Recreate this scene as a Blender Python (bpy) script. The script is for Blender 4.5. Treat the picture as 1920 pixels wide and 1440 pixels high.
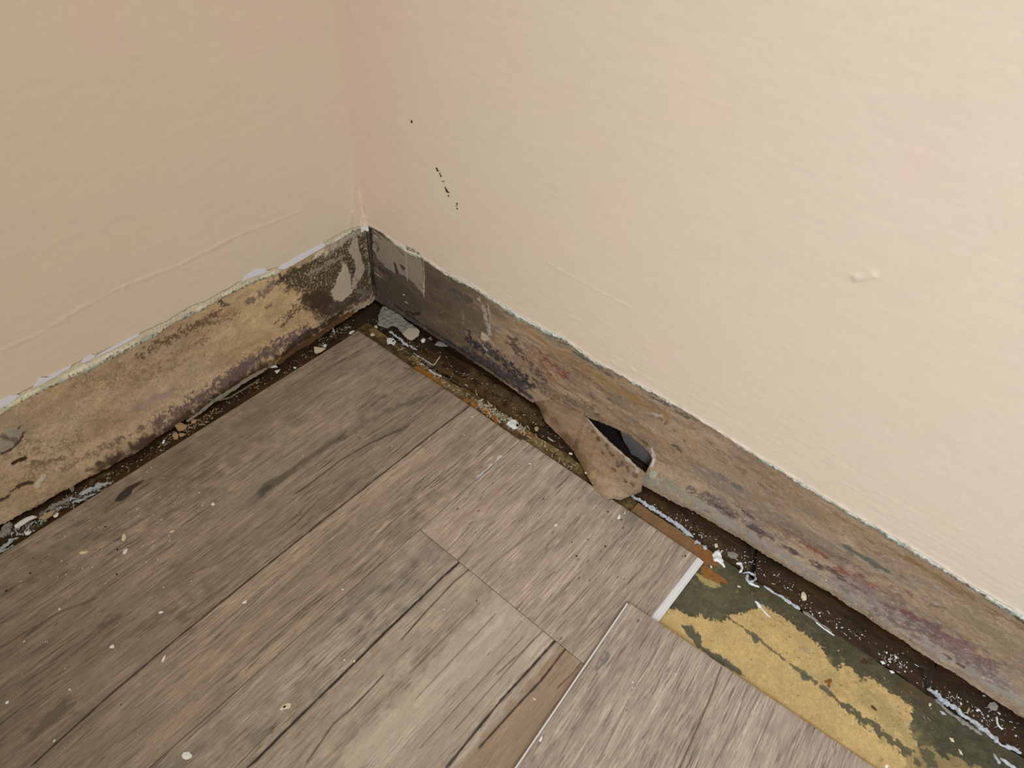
import bpy, math, random
import numpy as np
from mathutils import Matrix, Vector

for o in list(bpy.data.objects):
    bpy.data.objects.remove(o, do_unlink=True)
SC = bpy.context.scene
COL = SC.collection

# ------------------------------------------------------------------ camera
# world: z up, left wall is the plane y=0, right wall the plane x=0, metres
CAM = np.array([0.40291362, 0.54361649, 0.52656081])
RT = np.array([-0.6527522, 0.75702309, 0.02882027])      # camera right, down, forward
DN = np.array([0.52527591, 0.47968305, -0.70284379])
FW = np.array([-0.54589357, -0.44364423, -0.71076016])
FPX = 1306.37
cd = bpy.data.cameras.new('camera')
cam = bpy.data.objects.new('camera', cd)
COL.objects.link(cam)
cd.sensor_fit = 'HORIZONTAL'
cd.sensor_width = 36.0
cd.lens = FPX * 36.0 / 1920.0
cd.clip_start = 0.01
cam.matrix_world = Matrix(((RT[0], -DN[0], -FW[0], CAM[0]), (RT[1], -DN[1], -FW[1], CAM[1]),
                           (RT[2], -DN[2], -FW[2], CAM[2]), (0, 0, 0, 1)))
SC.camera = cam

# ------------------------------------------------------------------ light
SC.view_settings.view_transform = 'Standard'
SC.view_settings.look = 'None'
SC.view_settings.exposure = 0.0
SC.view_settings.gamma = 1.0
SC.view_settings.use_curve_mapping = False
W = bpy.data.worlds.new('room_ambient')
SC.world = W
W.use_nodes = True
W.node_tree.nodes['Background'].inputs[0].default_value = (1.0, 0.992, 0.935, 1)
W.node_tree.nodes['Background'].inputs[1].default_value = 0.945


def spot(name, loc, target, power, col, half, radius, blend=1.0):
    l = bpy.data.lights.new(name, 'SPOT')
    l.energy = power; l.color = col; l.spot_size = math.radians(2 * half); l.spot_blend = blend
    l.shadow_soft_size = radius
    o = bpy.data.objects.new(name, l); COL.objects.link(o)
    o.location = loc
    o.rotation_euler = (Vector(target) - Vector(loc)).to_track_quat('-Z', 'Y').to_euler()
    return o


# added unseen spot: its soft cone shapes a daylight falloff, brightest on the right wall
spot('added_cool_spot', (1.05, 1.25, 1.25), (0.0, 0.76, 0.36), 82, (0.70, 0.83, 1.0), 28, 0.22)

# ------------------------------------------------------------------ projection helpers (photo pixel -> point on a real surface)


def ray(px):
    a, b = (px[0] - 960) / FPX, (px[1] - 720) / FPX
    return RT * a + DN * b + FW


def on_floor(px, z=0.0):
    d = ray(px); return CAM + d * ((z - CAM[2]) / d[2])


def on_left(px, y=0.0):
    d = ray(px); return CAM + d * ((y - CAM[1]) / d[1])


def on_right(px, x=0.0):
    d = ray(px); return CAM + d * ((x - CAM[0]) / d[0])


def project(P):
    q = P - CAM
    z = q @ FW
    return np.stack([960 + FPX * (q @ RT) / z, 720 + FPX * (q @ DN) / z], -1)


# ------------------------------------------------------------------ numpy noise


def _h(ix, iy, s):
    h = (ix.astype(np.int64) * 374761393 + iy.astype(np.int64) * 668265263 + s * 974634221) & 0xffffffff
    h = ((h ^ (h >> 13)) * 1274126177) & 0xffffffff
    h = h ^ (h >> 16)
    return h.astype(np.float64) / 2147483647.5 - 1.0


def noise(x, y, s=0):
    xi = np.floor(x); yi = np.floor(y)
    fx = x - xi; fy = y - yi
    fx = fx * fx * (3 - 2 * fx); fy = fy * fy * (3 - 2 * fy)
    a = _h(xi, yi, s); b = _h(xi + 1, yi, s); c = _h(xi, yi + 1, s); d = _h(xi + 1, yi + 1, s)
    return (a + (b - a) * fx) + ((c + (d - c) * fx) - (a + (b - a) * fx)) * fy


def fbm(x, y, s=0, o=4, g=0.5):
    t = 0; a = 1.0; n = 0
    for i in range(o):
        t = t + a * noise(x + 17.3 * i, y - 9.1 * i, s + i * 7); n += a
        a *= g; x = x * 2.03; y = y * 2.03
    return t / n * 1.5


def sstep(a, b, x):
    t = np.clip((x - a) / (b - a + 1e-12), 0, 1)
    return t * t * (3 - 2 * t)


def lin(c):
    c = np.asarray(c, float) / 255.0
    return np.where(c <= 0.04045, c / 12.92, ((c + 0.055) / 1.055) ** 2.4)


# ------------------------------------------------------------------ painted surfaces: colour and relief per vertex


class Skin:
    """colour (0-255 sRGB) and relief (mm) over surface coordinates in mm"""

    def __init__(s, U, V, plane, base):
        s.U = U.ravel(); s.V = V.ravel(); s.plane = plane
        s.C = np.tile(np.array(base, float), (s.U.size, 1)); s.H = np.zeros(s.U.size)
        s.R = np.full(s.U.size, 0.75)

    def pts(s, P):
        return np.array([s.plane(p) for p in P], float)

    def dist(s, Q, pad):
        m = (s.U > Q[:, 0].min() - pad) & (s.U < Q[:, 0].max() + pad) & (s.V > Q[:, 1].min() - pad) & (s.V < Q[:, 1].max() + pad)
        idx = np.nonzero(m)[0]
        u = s.U[idx]; v = s.V[idx]
        d = np.full(idx.size, 1e9)
        if len(Q) == 1:
            d = np.hypot(u - Q[0, 0], v - Q[0, 1])
        for a, b in zip(Q[:-1], Q[1:]):
            e = b - a; L = e @ e + 1e-12
            t = np.clip(((u - a[0]) * e[0] + (v - a[1]) * e[1]) / L, 0, 1)
            d = np.minimum(d, np.hypot(u - a[0] - t * e[0], v - a[1] - t * e[1]))
        return idx, u, v, d

    def put(s, idx, m, col, h=0.0, rough=None):
        if col is not None:
            s.C[idx] += (np.array(col, float) - s.C[idx]) * m[:, None]
        if h:
            s.H[idx] += h * m
        if rough is not None:
            s.R[idx] += (rough - s.R[idx]) * m

    def stroke(s, P, r, col, a=1.0, soft=0.5, rag=0.5, f=0.35, speck=0.0, sf=0.9, h=0.0, seed=1, rough=None, sx=1.0, sy=1.0):
        Q = s.pts(P)
        idx, u, v, d = s.dist(Q, r * (1.6 + rag))
        if not idx.size:
            return
        d = d + rag * r * fbm(u * f * sx, v * f * sy, seed, 3)
        m = 1 - sstep(r * (1 - soft), r, d)
        if speck:
            n = fbm(u * sf * sx, v * sf * sy, seed + 50, 3, 0.6)
            k = 1 - speck
            m = m * sstep(0.35 - k - 0.12, 0.35 - k + 0.12, n - (1 - m) * 0.6)
        s.put(idx, m * a, col, h, rough)

    def fill(s, P, col, a=1.0, soft=1.0, rag=1.0, f=0.35, h=0.0, seed=1, rough=None, speck=0.0, sf=0.9):
        Q = s.pts(P)
        C = np.vstack([Q, Q[:1]])
        idx, u, v, d = s.dist(C, soft + rag * 2)
        if not idx.size:
            return
        ins = np.zeros(idx.size, bool)
        for p, q in zip(C[:-1], C[1:]):
            c = (p[1] > v) != (q[1] > v)
            xx = (q[0] - p[0]) * (v - p[1]) / (q[1] - p[1] + 1e-12) + p[0]
            ins ^= c & (u < xx)
        sd = np.where(ins, -d, d) + rag * fbm(u * f, v * f, seed, 4, 0.6)
        m = 1 - sstep(-soft, soft, sd)
        if speck:
            n = fbm(u * sf, v * sf, seed + 50, 3, 0.6)
            k = 1 - speck
            m = m * sstep(0.35 - k - 0.12, 0.35 - k + 0.12, n)
        s.put(idx, m * a, col, h, rough)

    def tone(s, n, amt, tint=(1, 1, 1)):
        s.C *= 1 + np.asarray(n)[:, None] * amt * np.array(tint)

    def spots(s, n, size, col, seed, a=1.0, where=None, h=0.0):
        rng = np.random.default_rng(seed)
        for i in range(n):
            k = rng.integers(0, s.U.size)
            if where is not None and not where(s.U[k], s.V[k]):
                continue
            r = size[0] + (size[1] - size[0]) * rng.random() ** 2
            m = (abs(s.U - s.U[k]) < 2 * r) & (abs(s.V - s.V[k]) < 2 * r)
            idx = np.nonzero(m)[0]
            d = np.hypot(s.U[idx] - s.U[k], (s.V[idx] - s.V[k])) * (1 + 0.4 * noise(s.U[idx] * 0.9, s.V[idx] * 0.9, seed))
            s.put(idx, (1 - sstep(r * 0.5, r, d)) * a, col, h)

    def rgba(s, E):
        c = lin(np.clip(s.C, 0, 255)) / E
        return np.concatenate([np.clip(c, 0.002, 0.92), s.R[:, None]], 1)


# ------------------------------------------------------------------ materials


def mat_skin(name, fine=900.0, amt=0.18, bump=0.25, bscale=700.0, rough_add=0.0, spec=0.35, stretch=(1, 1, 1), bdist=0.0004):
    m = bpy.data.materials.new(name); m.use_nodes = True
    nt = m.node_tree; N = nt.nodes; L = nt.links
    b = N['Principled BSDF']
    at = N.new('ShaderNodeAttribute'); at.attribute_name = 'tint'
    tc = N.new('ShaderNodeNewGeometry')
    mp = N.new('ShaderNodeMapping'); mp.inputs['Scale'].default_value = stretch
    L.new(tc.outputs['Position'], mp.inputs['Vector'])
    nz = N.new('ShaderNodeTexNoise'); nz.inputs['Scale'].default_value = fine; nz.inputs['Detail'].default_value = 3
    L.new(mp.outputs[0], nz.inputs['Vector'])
    mr = N.new('ShaderNodeMapRange')
    mr.inputs['From Min'].default_value = 0.25; mr.inputs['From Max'].default_value = 0.75
    mr.inputs['To Min'].default_value = 1 - amt; mr.inputs['To Max'].default_value = 1 + amt
    L.new(nz.outputs['Fac'], mr.inputs['Value'])
    mx = N.new('ShaderNodeVectorMath'); mx.operation = 'SCALE'
    L.new(at.outputs['Color'], mx.inputs[0]); L.new(mr.outputs[0], mx.inputs['Scale'])
    L.new(mx.outputs[0], b.inputs['Base Color'])
    if rough_add:
        ad = N.new('ShaderNodeMath'); ad.operation = 'ADD'; ad.inputs[1].default_value = rough_add
        L.new(at.outputs['Alpha'], ad.inputs[0]); L.new(ad.outputs[0], b.inputs['Roughness'])
    else:
        L.new(at.outputs['Alpha'], b.inputs['Roughness'])
    b.inputs['Specular IOR Level'].default_value = spec
    n2 = N.new('ShaderNodeTexNoise'); n2.inputs['Scale'].default_value = bscale; n2.inputs['Detail'].default_value = 4
    L.new(mp.outputs[0], n2.inputs['Vector'])
    bp = N.new('ShaderNodeBump'); bp.inputs['Strength'].default_value = bump; bp.inputs['Distance'].default_value = bdist
    L.new(n2.outputs['Fac'], bp.inputs['Height']); L.new(bp.outputs[0], b.inputs['Normal'])
    return m


def mat_flat(name, col, rough=0.7, amt=0.15, scale=600.0, spec=0.3):
    m = bpy.data.materials.new(name); m.use_nodes = True
    nt = m.node_tree; N = nt.nodes; L = nt.links
    b = N['Principled BSDF']
    tc = N.new('ShaderNodeNewGeometry')
    nz = N.new('ShaderNodeTexNoise'); nz.inputs['Scale'].default_value = scale; nz.inputs['Detail'].default_value = 3
    L.new(tc.outputs['Position'], nz.inputs['Vector'])
    cr = N.new('ShaderNodeMix'); cr.data_type = 'RGBA'
    c = lin(col)
    cr.inputs[6].default_value = (*(c * (1 - amt)), 1); cr.inputs[7].default_value = (*np.clip(c * (1 + amt), 0, 1), 1)
    L.new(nz.outputs['Fac'], cr.inputs[0]); L.new(cr.outputs[2], b.inputs['Base Color'])
    b.inputs['Roughness'].default_value = rough
    b.inputs['Specular IOR Level'].default_value = spec
    bp = N.new('ShaderNodeBump'); bp.inputs['Strength'].default_value = 0.3; bp.inputs['Distance'].default_value = 0.0003
    L.new(nz.outputs['Fac'], bp.inputs['Height']); L.new(bp.outputs[0], b.inputs['Normal'])
    return m


# ------------------------------------------------------------------ mesh helpers


def link(name, me, parent=None, kind=None, label=None, cat=None, group=None):
    o = bpy.data.objects.new(name, me); COL.objects.link(o)
    if parent: o.parent = parent
    if kind: o['kind'] = kind
    if label: o['label'] = label
    if cat: o['category'] = cat
    if group: o['group'] = group
    return o


def grid_mesh(name, P, mat, rgba=None, keep=None, flip=False, skirt=None):
    """P (n,m,3) points; keep (n-1,m-1) bool; skirt = vector: border walls of that offset"""
    n, m = P.shape[:2]
    V = P.reshape(-1, 3)
    I = np.arange(n * m).reshape(n, m)
    q = np.stack([I[:-1, :-1], I[1:, :-1], I[1:, 1:], I[:-1, 1:]], -1)
    q = q[keep] if keep is not None else q.reshape(-1, 4)
    if flip: q = q[:, ::-1]
    C = rgba
    if skirt is not None:
        b = np.concatenate([I[:, 0], I[-1, 1:], I[-2::-1, -1], I[0, -2:0:-1]])
        off = len(V)
        nb = len(b)
        V = np.vstack([V, V[b], V[b] + np.array(skirt)])
        if C is not None: C = np.vstack([C, C[b], C[b]])
        k = np.arange(len(b)); k2 = np.roll(k, -1)
        sq = np.stack([off + k2, off + k, off + nb + k, off + nb + k2], -1)
        if flip: sq = sq[:, ::-1]
        q = np.vstack([q, sq])
    me = bpy.data.meshes.new(name)
    me.vertices.add(len(V)); me.vertices.foreach_set('co', V.astype(np.float32).ravel())
    me.loops.add(q.size); me.loops.foreach_set('vertex_index', q.astype(np.int32).ravel())
    me.polygons.add(len(q)); me.polygons.foreach_set('loop_start', np.arange(0, q.size, 4, dtype=np.int32))
    me.update(calc_edges=True)
    me.polygons.foreach_set('use_smooth', np.ones(len(q), bool))
    if C is not None:
        a = me.color_attributes.new('tint', 'FLOAT_COLOR', 'POINT')
        a.data.foreach_set('color', C.astype(np.float32).ravel())
    me.materials.append(mat)
    me.validate()
    return me


def box_mesh(name, lo, hi, mat):
    (a, b, c), (d, e, f) = lo, hi
    v = [(a, b, c), (d, b, c), (d, e, c), (a, e, c), (a, b, f), (d, b, f), (d, e, f), (a, e, f)]
    q = [(0, 3, 2, 1), (4, 5, 6, 7), (0, 1, 5, 4), (1, 2, 6, 5), (2, 3, 7, 6), (3, 0, 4, 7)]
    me = bpy.data.meshes.new(name); me.from_pydata(v, [], q); me.materials.append(mat); me.update()
    return me


def axis(pts):
    """non uniform axis: [(start, step), (next, step) ..., end]"""
    out = []
    for (a, st), nx in zip(pts[:-1], pts[1:]):
        e = nx[0] if isinstance(nx, tuple) else nx
        n = max(1, int(round((e - a) / st)))
        out += list(a + (e - a) * np.arange(n) / n)
    out.append(pts[-1] if not isinstance(pts[-1], tuple) else pts[-1][0])
    return np.array(out)


def curve_of(P, fn, ku, kv):
    Q = np.array([fn(p) for p in P])
    o = np.argsort(Q[:, ku])
    return Q[o, ku], Q[o, kv]


# ====================================================================== SETTING
EW = 1.0    # albedo = photo colour / light level

pl_left = lambda p: tuple(on_left(p)[[0, 2]] * 1000)
pl_right = lambda p: tuple(on_right(p)[[1, 2]] * 1000)
M_paint = mat_skin('wall_paint', fine=260, amt=0.015, bump=0.10, bscale=330, spec=0.30, bdist=0.0006)
M_band = mat_skin('damp_plaster', fine=1100, amt=0.22, bump=0.5, bscale=900, spec=0.25, bdist=0.0005)
M_dark = mat_flat('cavity_dark', (30, 27, 24), 0.95)
M_core = mat_flat('wall_core', (150, 130, 110), 0.9)
PAINT = np.array((224, 204.5, 181), float)

# edges between the paint and the bare plaster (left: paint lip top, and bottom of the grey rim)
L_TOP = [(0, 758), (67, 721), (110, 698), (162, 671), (205, 652), (250, 631), (312, 602), (355, 576), (385, 564), (455, 525), (500, 507), (525, 500), (560, 482), (600, 460), (637, 437), (660, 428), (682, 424)]
L_RIM = [(-40, 800), (0, 780), (25, 763), (70, 740), (107, 722), (160, 700), (225, 667), (295, 630), (327, 606), (377, 584), (415, 561), (455, 541), (487, 526), (520, 517), (530, 505), (555, 487), (605, 467), (630, 456), (660, 436), (684, 424)]
R_TOP = [(687, 420), (700, 424), (715, 433), (745, 456), (770, 470), (792, 480), (835, 510), (885, 534), (935, 565), (985, 596), (1035, 622), (1055, 631), (1122, 679), (1180, 710), (1230, 736), (1305, 781), (1370, 822), (1455, 874), (1565, 941), (1690, 1013), (1815, 1091), (1920, 1152), (1990, 1195)]
lx, lz = curve_of(L_TOP, on_left, 0, 2); lrx, lrz = curve_of(L_RIM, on_left, 0, 2)
ry, rz = curve_of(R_TOP, on_right, 1, 2)
ltop = lambda x: np.interp(x, lx, lz) + 0.0005 * noise(x * 330, x * 0, 3) + 0.0003 * noise(x * 1100, x * 0, 4)
lrim = lambda x: np.minimum(np.interp(x, lrx, lrz) + 0.0006 * noise(x * 400, x * 0, 5) + 0.0004 * noise(x * 1500, x * 0, 6), ltop(x))
rtop = lambda y: np.interp(y, ry, rz) + 0.0004 * noise(y * 260, y * 0, 8) + 0.0004 * noise(y * 900, y * 0, 9)
PROUD = 0.0018

# ---- left painted wall
xs = axis([(0.0, 0.0012), (0.47, 0.02), 1.25]); ts = axis([(0.0, 0.0012), (0.30, 0.03), 1.15])
X, T = np.meshgrid(xs, ts, indexing='ij')
zb = ltop(xs)[:, None]
Z = zb + T
s = Skin(X * 1000, Z * 1000, pl_left, PAINT)
s.R[:] = 0.52
s.tone(fbm(s.U / 50, s.V / 40, 11, 3), 0.010, (0.6, -0.6, 0.3))
s.tone(fbm(s.U / 6, s.V / 2.2, 12, 3), 0.006)
s.H += 0.10 * fbm(s.U / 14, s.V / 4, 13, 4) + 0.25 * fbm(s.U / 60, s.V / 60, 14, 2)
for P, h in (([(112, 596), (230, 535), (330, 497), (440, 442), (560, 396)], 0.35), ([(0, 655), (60, 630), (120, 596)], 0.25)):
    s.stroke(P, 2.2, None, h=h, soft=0.9, rag=0.6, f=0.15)
for P in ([(340, 502), (352, 500)], [(363, 503), (375, 500)], [(231, 545), (234, 524)], [(600, 455), (606, 446)]):
    s.stroke(P, 1.4, None, h=0.35, soft=0.8)
CORK = [(656, 300), (662, 340), (660, 390), (652, 425)]
s.stroke(CORK, 4, None, h=0.3, soft=0.8, rag=0.5)
WHITE = (233, 232, 238)
# ragged lip: last strip is pale
s.put(np.arange(s.U.size), (1 - sstep(0.0, 1.4, (T.ravel() * 1000))) * 0.35, (226, 214, 190))
D = PROUD + s.H.reshape(X.shape) / 1000 * sstep(0, 0.3, 0.9 - T)
D = np.where(T < 0.0011, 0.0004, D)
PL = np.stack([X, D, Z], -1)
me = grid_mesh('wall_left', PL, M_paint, s.rgba(EW), flip=True)
wall_left = link('wall_left', me, kind='structure', label='cream painted left wall with a bare mouldy plaster strip along its foot')
link('wall_core', box_mesh('wall_core', (-0.09, -0.09, -0.02), (1.25, -0.012, 1.25), M_core), wall_left)

# ---- right painted wall
ys = axis([(0.0, 0.0012), (0.70, 0.02), 1.4]); ts = axis([(0.0, 0.0012), (0.36, 0.03), 1.15])
Y, T = np.meshgrid(ys, ts, indexing='ij')
Z = rtop(ys)[:, None] + T
s = Skin(Y * 1000, Z * 1000, pl_right, PAINT)
s.R[:] = 0.50
s.tone(fbm(s.U / 60, s.V / 50, 21, 3), 0.010, (0.6, -0.6, 0.3))
s.tone(1 - sstep(20, 150, s.U + 12 * fbm(s.U / 40, s.V / 40, 27, 2)), 0.012, (0.5, -1.2, -0.6))
# brush marks run along the wall
s.H += 0.12 * fbm(s.U / 16, s.V / 1.6, 23, 4) * (1 - sstep(10, 80, s.V - 100) * 0.93) + 0.25 * fbm(s.U / 70, s.V / 60, 24, 2) + 0.05 * fbm(s.U / 3, s.V / 3, 25, 3)
s.tone(fbm(s.U / 18, s.V / 1.8, 26, 3), 0.010)
s.stroke([(1025, 487), (1060, 508), (1110, 535), (1182, 573)], 0.9, (232, 218, 196), a=0.5, h=0.5, soft=0.9, rag=0.3)
s.stroke([(1025, 505), (1038, 517)], 0.9, (232, 218, 196), a=0.4, h=0.4, soft=0.9)
s.stroke([(1148, 675), (1155, 681)], 1.2, None, h=0.5)
s.stroke([(1608, 517), (1625, 516), (1636, 511)], 3.4, None, h=0.9, soft=0.9, rag=0.4)
s.stroke([(687, 200), (697, 260), (706, 310)], 1.2, None, h=0.25, soft=0.8)
s.stroke([(657, 0), (663, 30), (664, 55)], 1.2, None, h=0.3, soft=0.8)
for P in ([(845, 395), (850, 402)], [(779, 407), (784, 411)], [(1187, 690), (1193, 694)], [(798, 376), (800, 380)]):
    s.stroke(P, 0.9, (230, 216, 196), a=0.6, h=0.5)
s.stroke([(766, 464), (780, 470), (792, 478)], 3.0, (70, 58, 36), a=0.75, soft=0.8, rag=0.9, f=0.6, speck=0.55, sf=1.4)
s.put(np.arange(s.U.size), (1 - sstep(0.3, 2.2, (T.ravel() * 1000) + 0.6 * fbm(s.U / 6, s.V * 0, 28, 2))) * 0.9, (246, 240, 226))
D = PROUD + s.H.reshape(Y.shape) / 1000 + 0.0010 * np.exp(-(T / 0.0022) ** 2) * (1 + 0.7 * noise(Y * 240, T * 0, 29))
D = np.where(T < 0.0011, 0.0003, D)
PR = np.stack([D, Y, Z], -1)
me = grid_mesh('wall_right', PR, M_paint, s.rgba(EW))
wall_right = link('wall_right', me, kind='structure', label='cream painted right wall with a torn bare plaster strip along its foot')
link('wall_core', box_mesh('wall_core', (-0.09, -0.012, -0.02), (-0.03, 1.4, 1.25), M_core), wall_right)
link('wall_core', box_mesh('wall_core', (-0.03, -0.012, 0.085), (-0.004, 1.4, 1.25), M_core), wall_right)

def chip_mesh(name, pts3, nrm, th, mat, dome=0.0, rgba=None):
    """flat flake: polygon pts3 (on its surface), thickness th along nrm; dome lifts the middle"""
    pts3 = np.array(pts3); nrm = np.array(nrm, float); n = len(pts3)
    c = pts3.mean(0)
    V = [*pts3, *(pts3 + nrm * th), c + nrm * (th + dome)]
    F = [tuple(range(n))[::-1]]
    for i in range(n):
        j = (i + 1) % n
        F.append((i, j, n + j, n + i)); F.append((n + i, n + j, 2 * n))
    me = bpy.data.meshes.new(name)
    me.from_pydata([tuple(v) for v in V], [], F); me.materials.append(mat); me.update()
    import bmesh
    b = bmesh.new(); b.from_mesh(me); bmesh.ops.recalc_face_normals(b, faces=b.faces); b.to_mesh(me); b.free()
    return me


M_filler = mat_flat('white_filler', (226, 226, 234), 0.8, 0.05)
for P in ([(454, 527), (458, 519), (466, 512), (474, 509), (486, 503), (495, 502), (500, 505), (497, 511), (486, 515), (474, 519), (464, 523)], [(520, 503), (530, 496), (545, 489), (562, 478), (580, 469), (596, 461), (606, 456), (610, 458), (602, 466), (586, 475), (566, 487), (548, 497), (532, 505)],
          [(62, 726), (70, 716), (74, 707), (86, 707), (104, 698), (118, 691), (134, 684), (130, 690), (110, 702), (88, 714), (74, 722)], [(150, 681), (160, 668), (168, 664), (178, 666), (176, 671), (164, 677)],
          [(-6, 768), (-6, 752), (6, 746), (18, 741), (30, 739), (36, 741), (26, 750), (12, 760)], [(178, 669), (200, 655), (225, 642), (250, 629), (262, 624), (258, 630), (236, 642), (206, 658)]):
    link('white_filler', chip_mesh('white_filler', [on_left(p, PROUD + 0.0002) for p in P], (0, 1, 0), 0.0005, M_filler), wall_left)

# dark scuffs on the right wall: thin dirt chips
M_scuff = mat_flat('scuff_dirt', (70, 52, 34), 0.9)


def wall_speck(pts, label=None):
    P = [on_right(p, PROUD + 0.0001) for p in pts]
    link('scuff_mark', chip_mesh('scuff_mark', P, (1, 0, 0), 0.0004, M_scuff), wall_right)


for c, w, h in (((772, 228), 1.6, 3), ((819, 316), 1.6, 2.2), ((821, 320), 2.0, 1.8), ((825, 326), 1.0, 2.5), ((827, 330), 1.3, 1.8), ((831, 340), 2.6, 0.7), ((857, 382), 1.2, 2), ((856, 386), 1, 1), ((857.5, 391), 1.3, 1.6), ((841, 367), 1.2, 1.6)):
    wall_speck([(c[0] - w * .7, c[1] - h), (c[0] + w * .5, c[1] - h * .6), (c[0] + w, c[1] + h * .4), (c[0] + w * .2, c[1] + h), (c[0] - w, c[1] + h * .2)])
wall_speck([(834, 350), (836, 352), (839, 357), (842, 360), (843, 361), (839, 361.5), (836, 358)])

# ---- bare plaster strip of the left wall
Bx = np.array([0, .02, .045, .076, .113, .157, .209, .255, .31, .36, .406, .43, .6]); Bv = np.array([0.003, .003, .004, .006, .004, .0085, .0075, .009, .0118, .0068, .0035, .001, .001])
xs = axis([(0.0005, 0.0007), (0.45, 0.01), 0.7]); tt = axis([(0.0, 0.006), 1.0])
X, T = np.meshgrid(xs, tt, indexing='ij')
zt = (np.maximum(ltop(xs), lrim(xs)) + 0.0012)[:, None]
zl = (0.0008 + 0.0009 * np.abs(noise(xs * 240, xs * 0, 31)) + 0.0006 * noise(xs * 900, xs * 0, 32))[:, None]
Z = zl + (zt - zl) * T


def pl_band_left(p):
    q = on_left(p)
    for _ in range(8):
        d = np.interp(q[0], Bx, Bv) * (1 - sstep(0.0, 0.034, max(q[2], 0.0)))
        q = 0.5 * (q + on_left(p, float(d)))
    return q[0] * 1000, q[2] * 1000


s = Skin(X * 1000, Z * 1000, pl_band_left, (143, 123, 98))
U, V = s.U, s.V
s.tone(fbm(U / 45, V / 22, 41, 4), 0.10, (0.8, 1, 1.2))
s.tone(fbm(U / 9, V / 5, 42, 4), 0.08)
s.tone(fbm(U / 1.6, V / 1.3, 43, 4, 0.6), 0.09)
s.C += (sstep(150, 60, U) * 0 + sstep(260, 110, U) * sstep(30, 90, U))[:, None] * np.array((8, 4, -4))
s.stroke([(250, 770), (290, 750), (325, 735)], 10, (128, 108, 104), a=0.6, soft=1.0, rag=0.6, f=0.1)
s.stroke([(0, 790), (40, 800)], 14, (124, 112, 92), a=0.5, soft=1.0, rag=0.5, f=0.1)
for P, r, c, a, k in (
        ([(265, 665), (320, 635), (370, 608), (412, 585)], 6, (70, 56, 42), 0.8, 0.50), ([(300, 640), (345, 625), (400, 600)], 9, (84, 68, 50), 0.7, 0.62),
        ([(415, 566), (425, 572)], 4, (62, 52, 40), 0.85, 0.25), ([(395, 600), (440, 590)], 9, (92, 74, 54), 0.6, 0.6), ([(340, 655), (380, 640)], 7, (92, 74, 54), 0.6, 0.62),
        ([(468, 566), (492, 552), (512, 532)], 6, (88, 74, 68), 0.75, 0.15), ([(500, 540), (520, 526)], 4, (110, 98, 88), 0.6, 0.1),
        ([(498, 576), (506, 572)], 3, (86, 70, 52), 0.7, 0.4), ([(520, 600), (545, 585), (565, 575)], 8, (74, 58, 48), 0.75, 0.5),
        ([(530, 610), (548, 592)], 4, (66, 52, 48), 0.8, 0.3), ([(300, 800), (380, 755), (440, 705), (500, 660)], 7, (86, 68, 58), 0.75, 0.30),
        ([(430, 712), (470, 680), (520, 650), (560, 632)], 7, (82, 66, 64), 0.85, 0.22), ([(210, 835), (250, 812), (300, 785)], 4, (78, 66, 52), 0.75, 0.35),
        ([(120, 880), (170, 850), (230, 822)], 5, (86, 72, 56), 0.6, 0.5), ([(60, 870), (110, 862), (118, 858)], 5, (92, 80, 62), 0.7, 0.25), ([(80, 870), (40, 900)], 12, (96, 80, 58), 0.6, 0.62),
        ([(30, 830), (80, 850), (140, 830)], 18, (96, 80, 58), 0.55, 0.7), ([(160, 720), (240, 700), (330, 680)], 18, (92, 76, 56), 0.45, 0.75)):
    s.stroke(P, r, c, a=a, soft=0.9, rag=0.8, f=0.25, speck=k, sf=0.75, seed=int(r * 7 + a * 50))
s.stroke([(60, 955), (130, 918), (200, 880), (260, 845)], 5, (96, 74, 46), a=0.6, soft=1.0, rag=0.7)
s.stroke([(330, 800), (400, 765), (470, 725), (540, 690)], 3.5, (70, 50, 34), a=0.75, soft=0.9, rag=0.6)
s.stroke([(180, 882), (230, 852), (290, 818), (340, 788), (420, 732), (500, 684), (560, 642), (640, 588)], 8, (54, 40, 29), a=0.92, soft=1.0, rag=0.7, f=0.2)
s.stroke([(300, 790), (390, 735), (450, 692), (510, 652), (570, 618)], 7, (80, 64, 60), a=0.9, soft=0.8, rag=1.1, f=0.5, speck=0.10, sf=0.9, seed=71)
s.stroke([(600, 592), (645, 572), (692, 552)], 8, (50, 38, 28), a=0.85, soft=0.9, rag=0.7)
# black mould of the corner
s.fill([(522, 520), (545, 506), (575, 492), (610, 478), (640, 458), (684, 430), (700, 540), (655, 575), (622, 596), (596, 590), (580, 572), (566, 548), (540, 545)], (58, 48, 36), a=0.92, soft=4, rag=7, f=0.3, speck=0.22, sf=0.8, seed=4)
s.fill([(560, 560), (600, 540), (625, 560), (610, 595), (585, 590)], (52, 38, 26), a=0.8, soft=4, rag=5, f=0.3, seed=6)
s.stroke([(545, 610), (590, 590), (610, 600)], 6, (150, 130, 100), a=0.6, soft=0.8, rag=1.0, f=0.5, speck=0.5, seed=9)
s.stroke([(520, 530), (560, 505), (600, 485)], 4, (54, 48, 38), a=0.85, soft=0.6, rag=0.8, speck=0.3, sf=1.2, seed=11)
s.stroke([(555, 500), (580, 490), (600, 478)], 3, (132, 128, 112), a=0.55, soft=0.8, rag=0.9, speck=0.35, sf=1.0, seed=12)
s.stroke([(578, 515), (610, 498), (642, 482)], 3.6, (118, 108, 94), a=0.85, soft=0.5, rag=0.7, f=0.4, h=0.3)
s.stroke([(620, 470), (645, 450), (680, 432)], 7, (134, 126, 114), a=0.8, soft=0.9, rag=0.9, f=0.35, h=0.4, seed=13)
s.stroke([(612, 476), (625, 470), (640, 472)], 3, (62, 58, 48), a=0.7, soft=0.8, rag=1.0, speck=0.3, seed=14)
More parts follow.
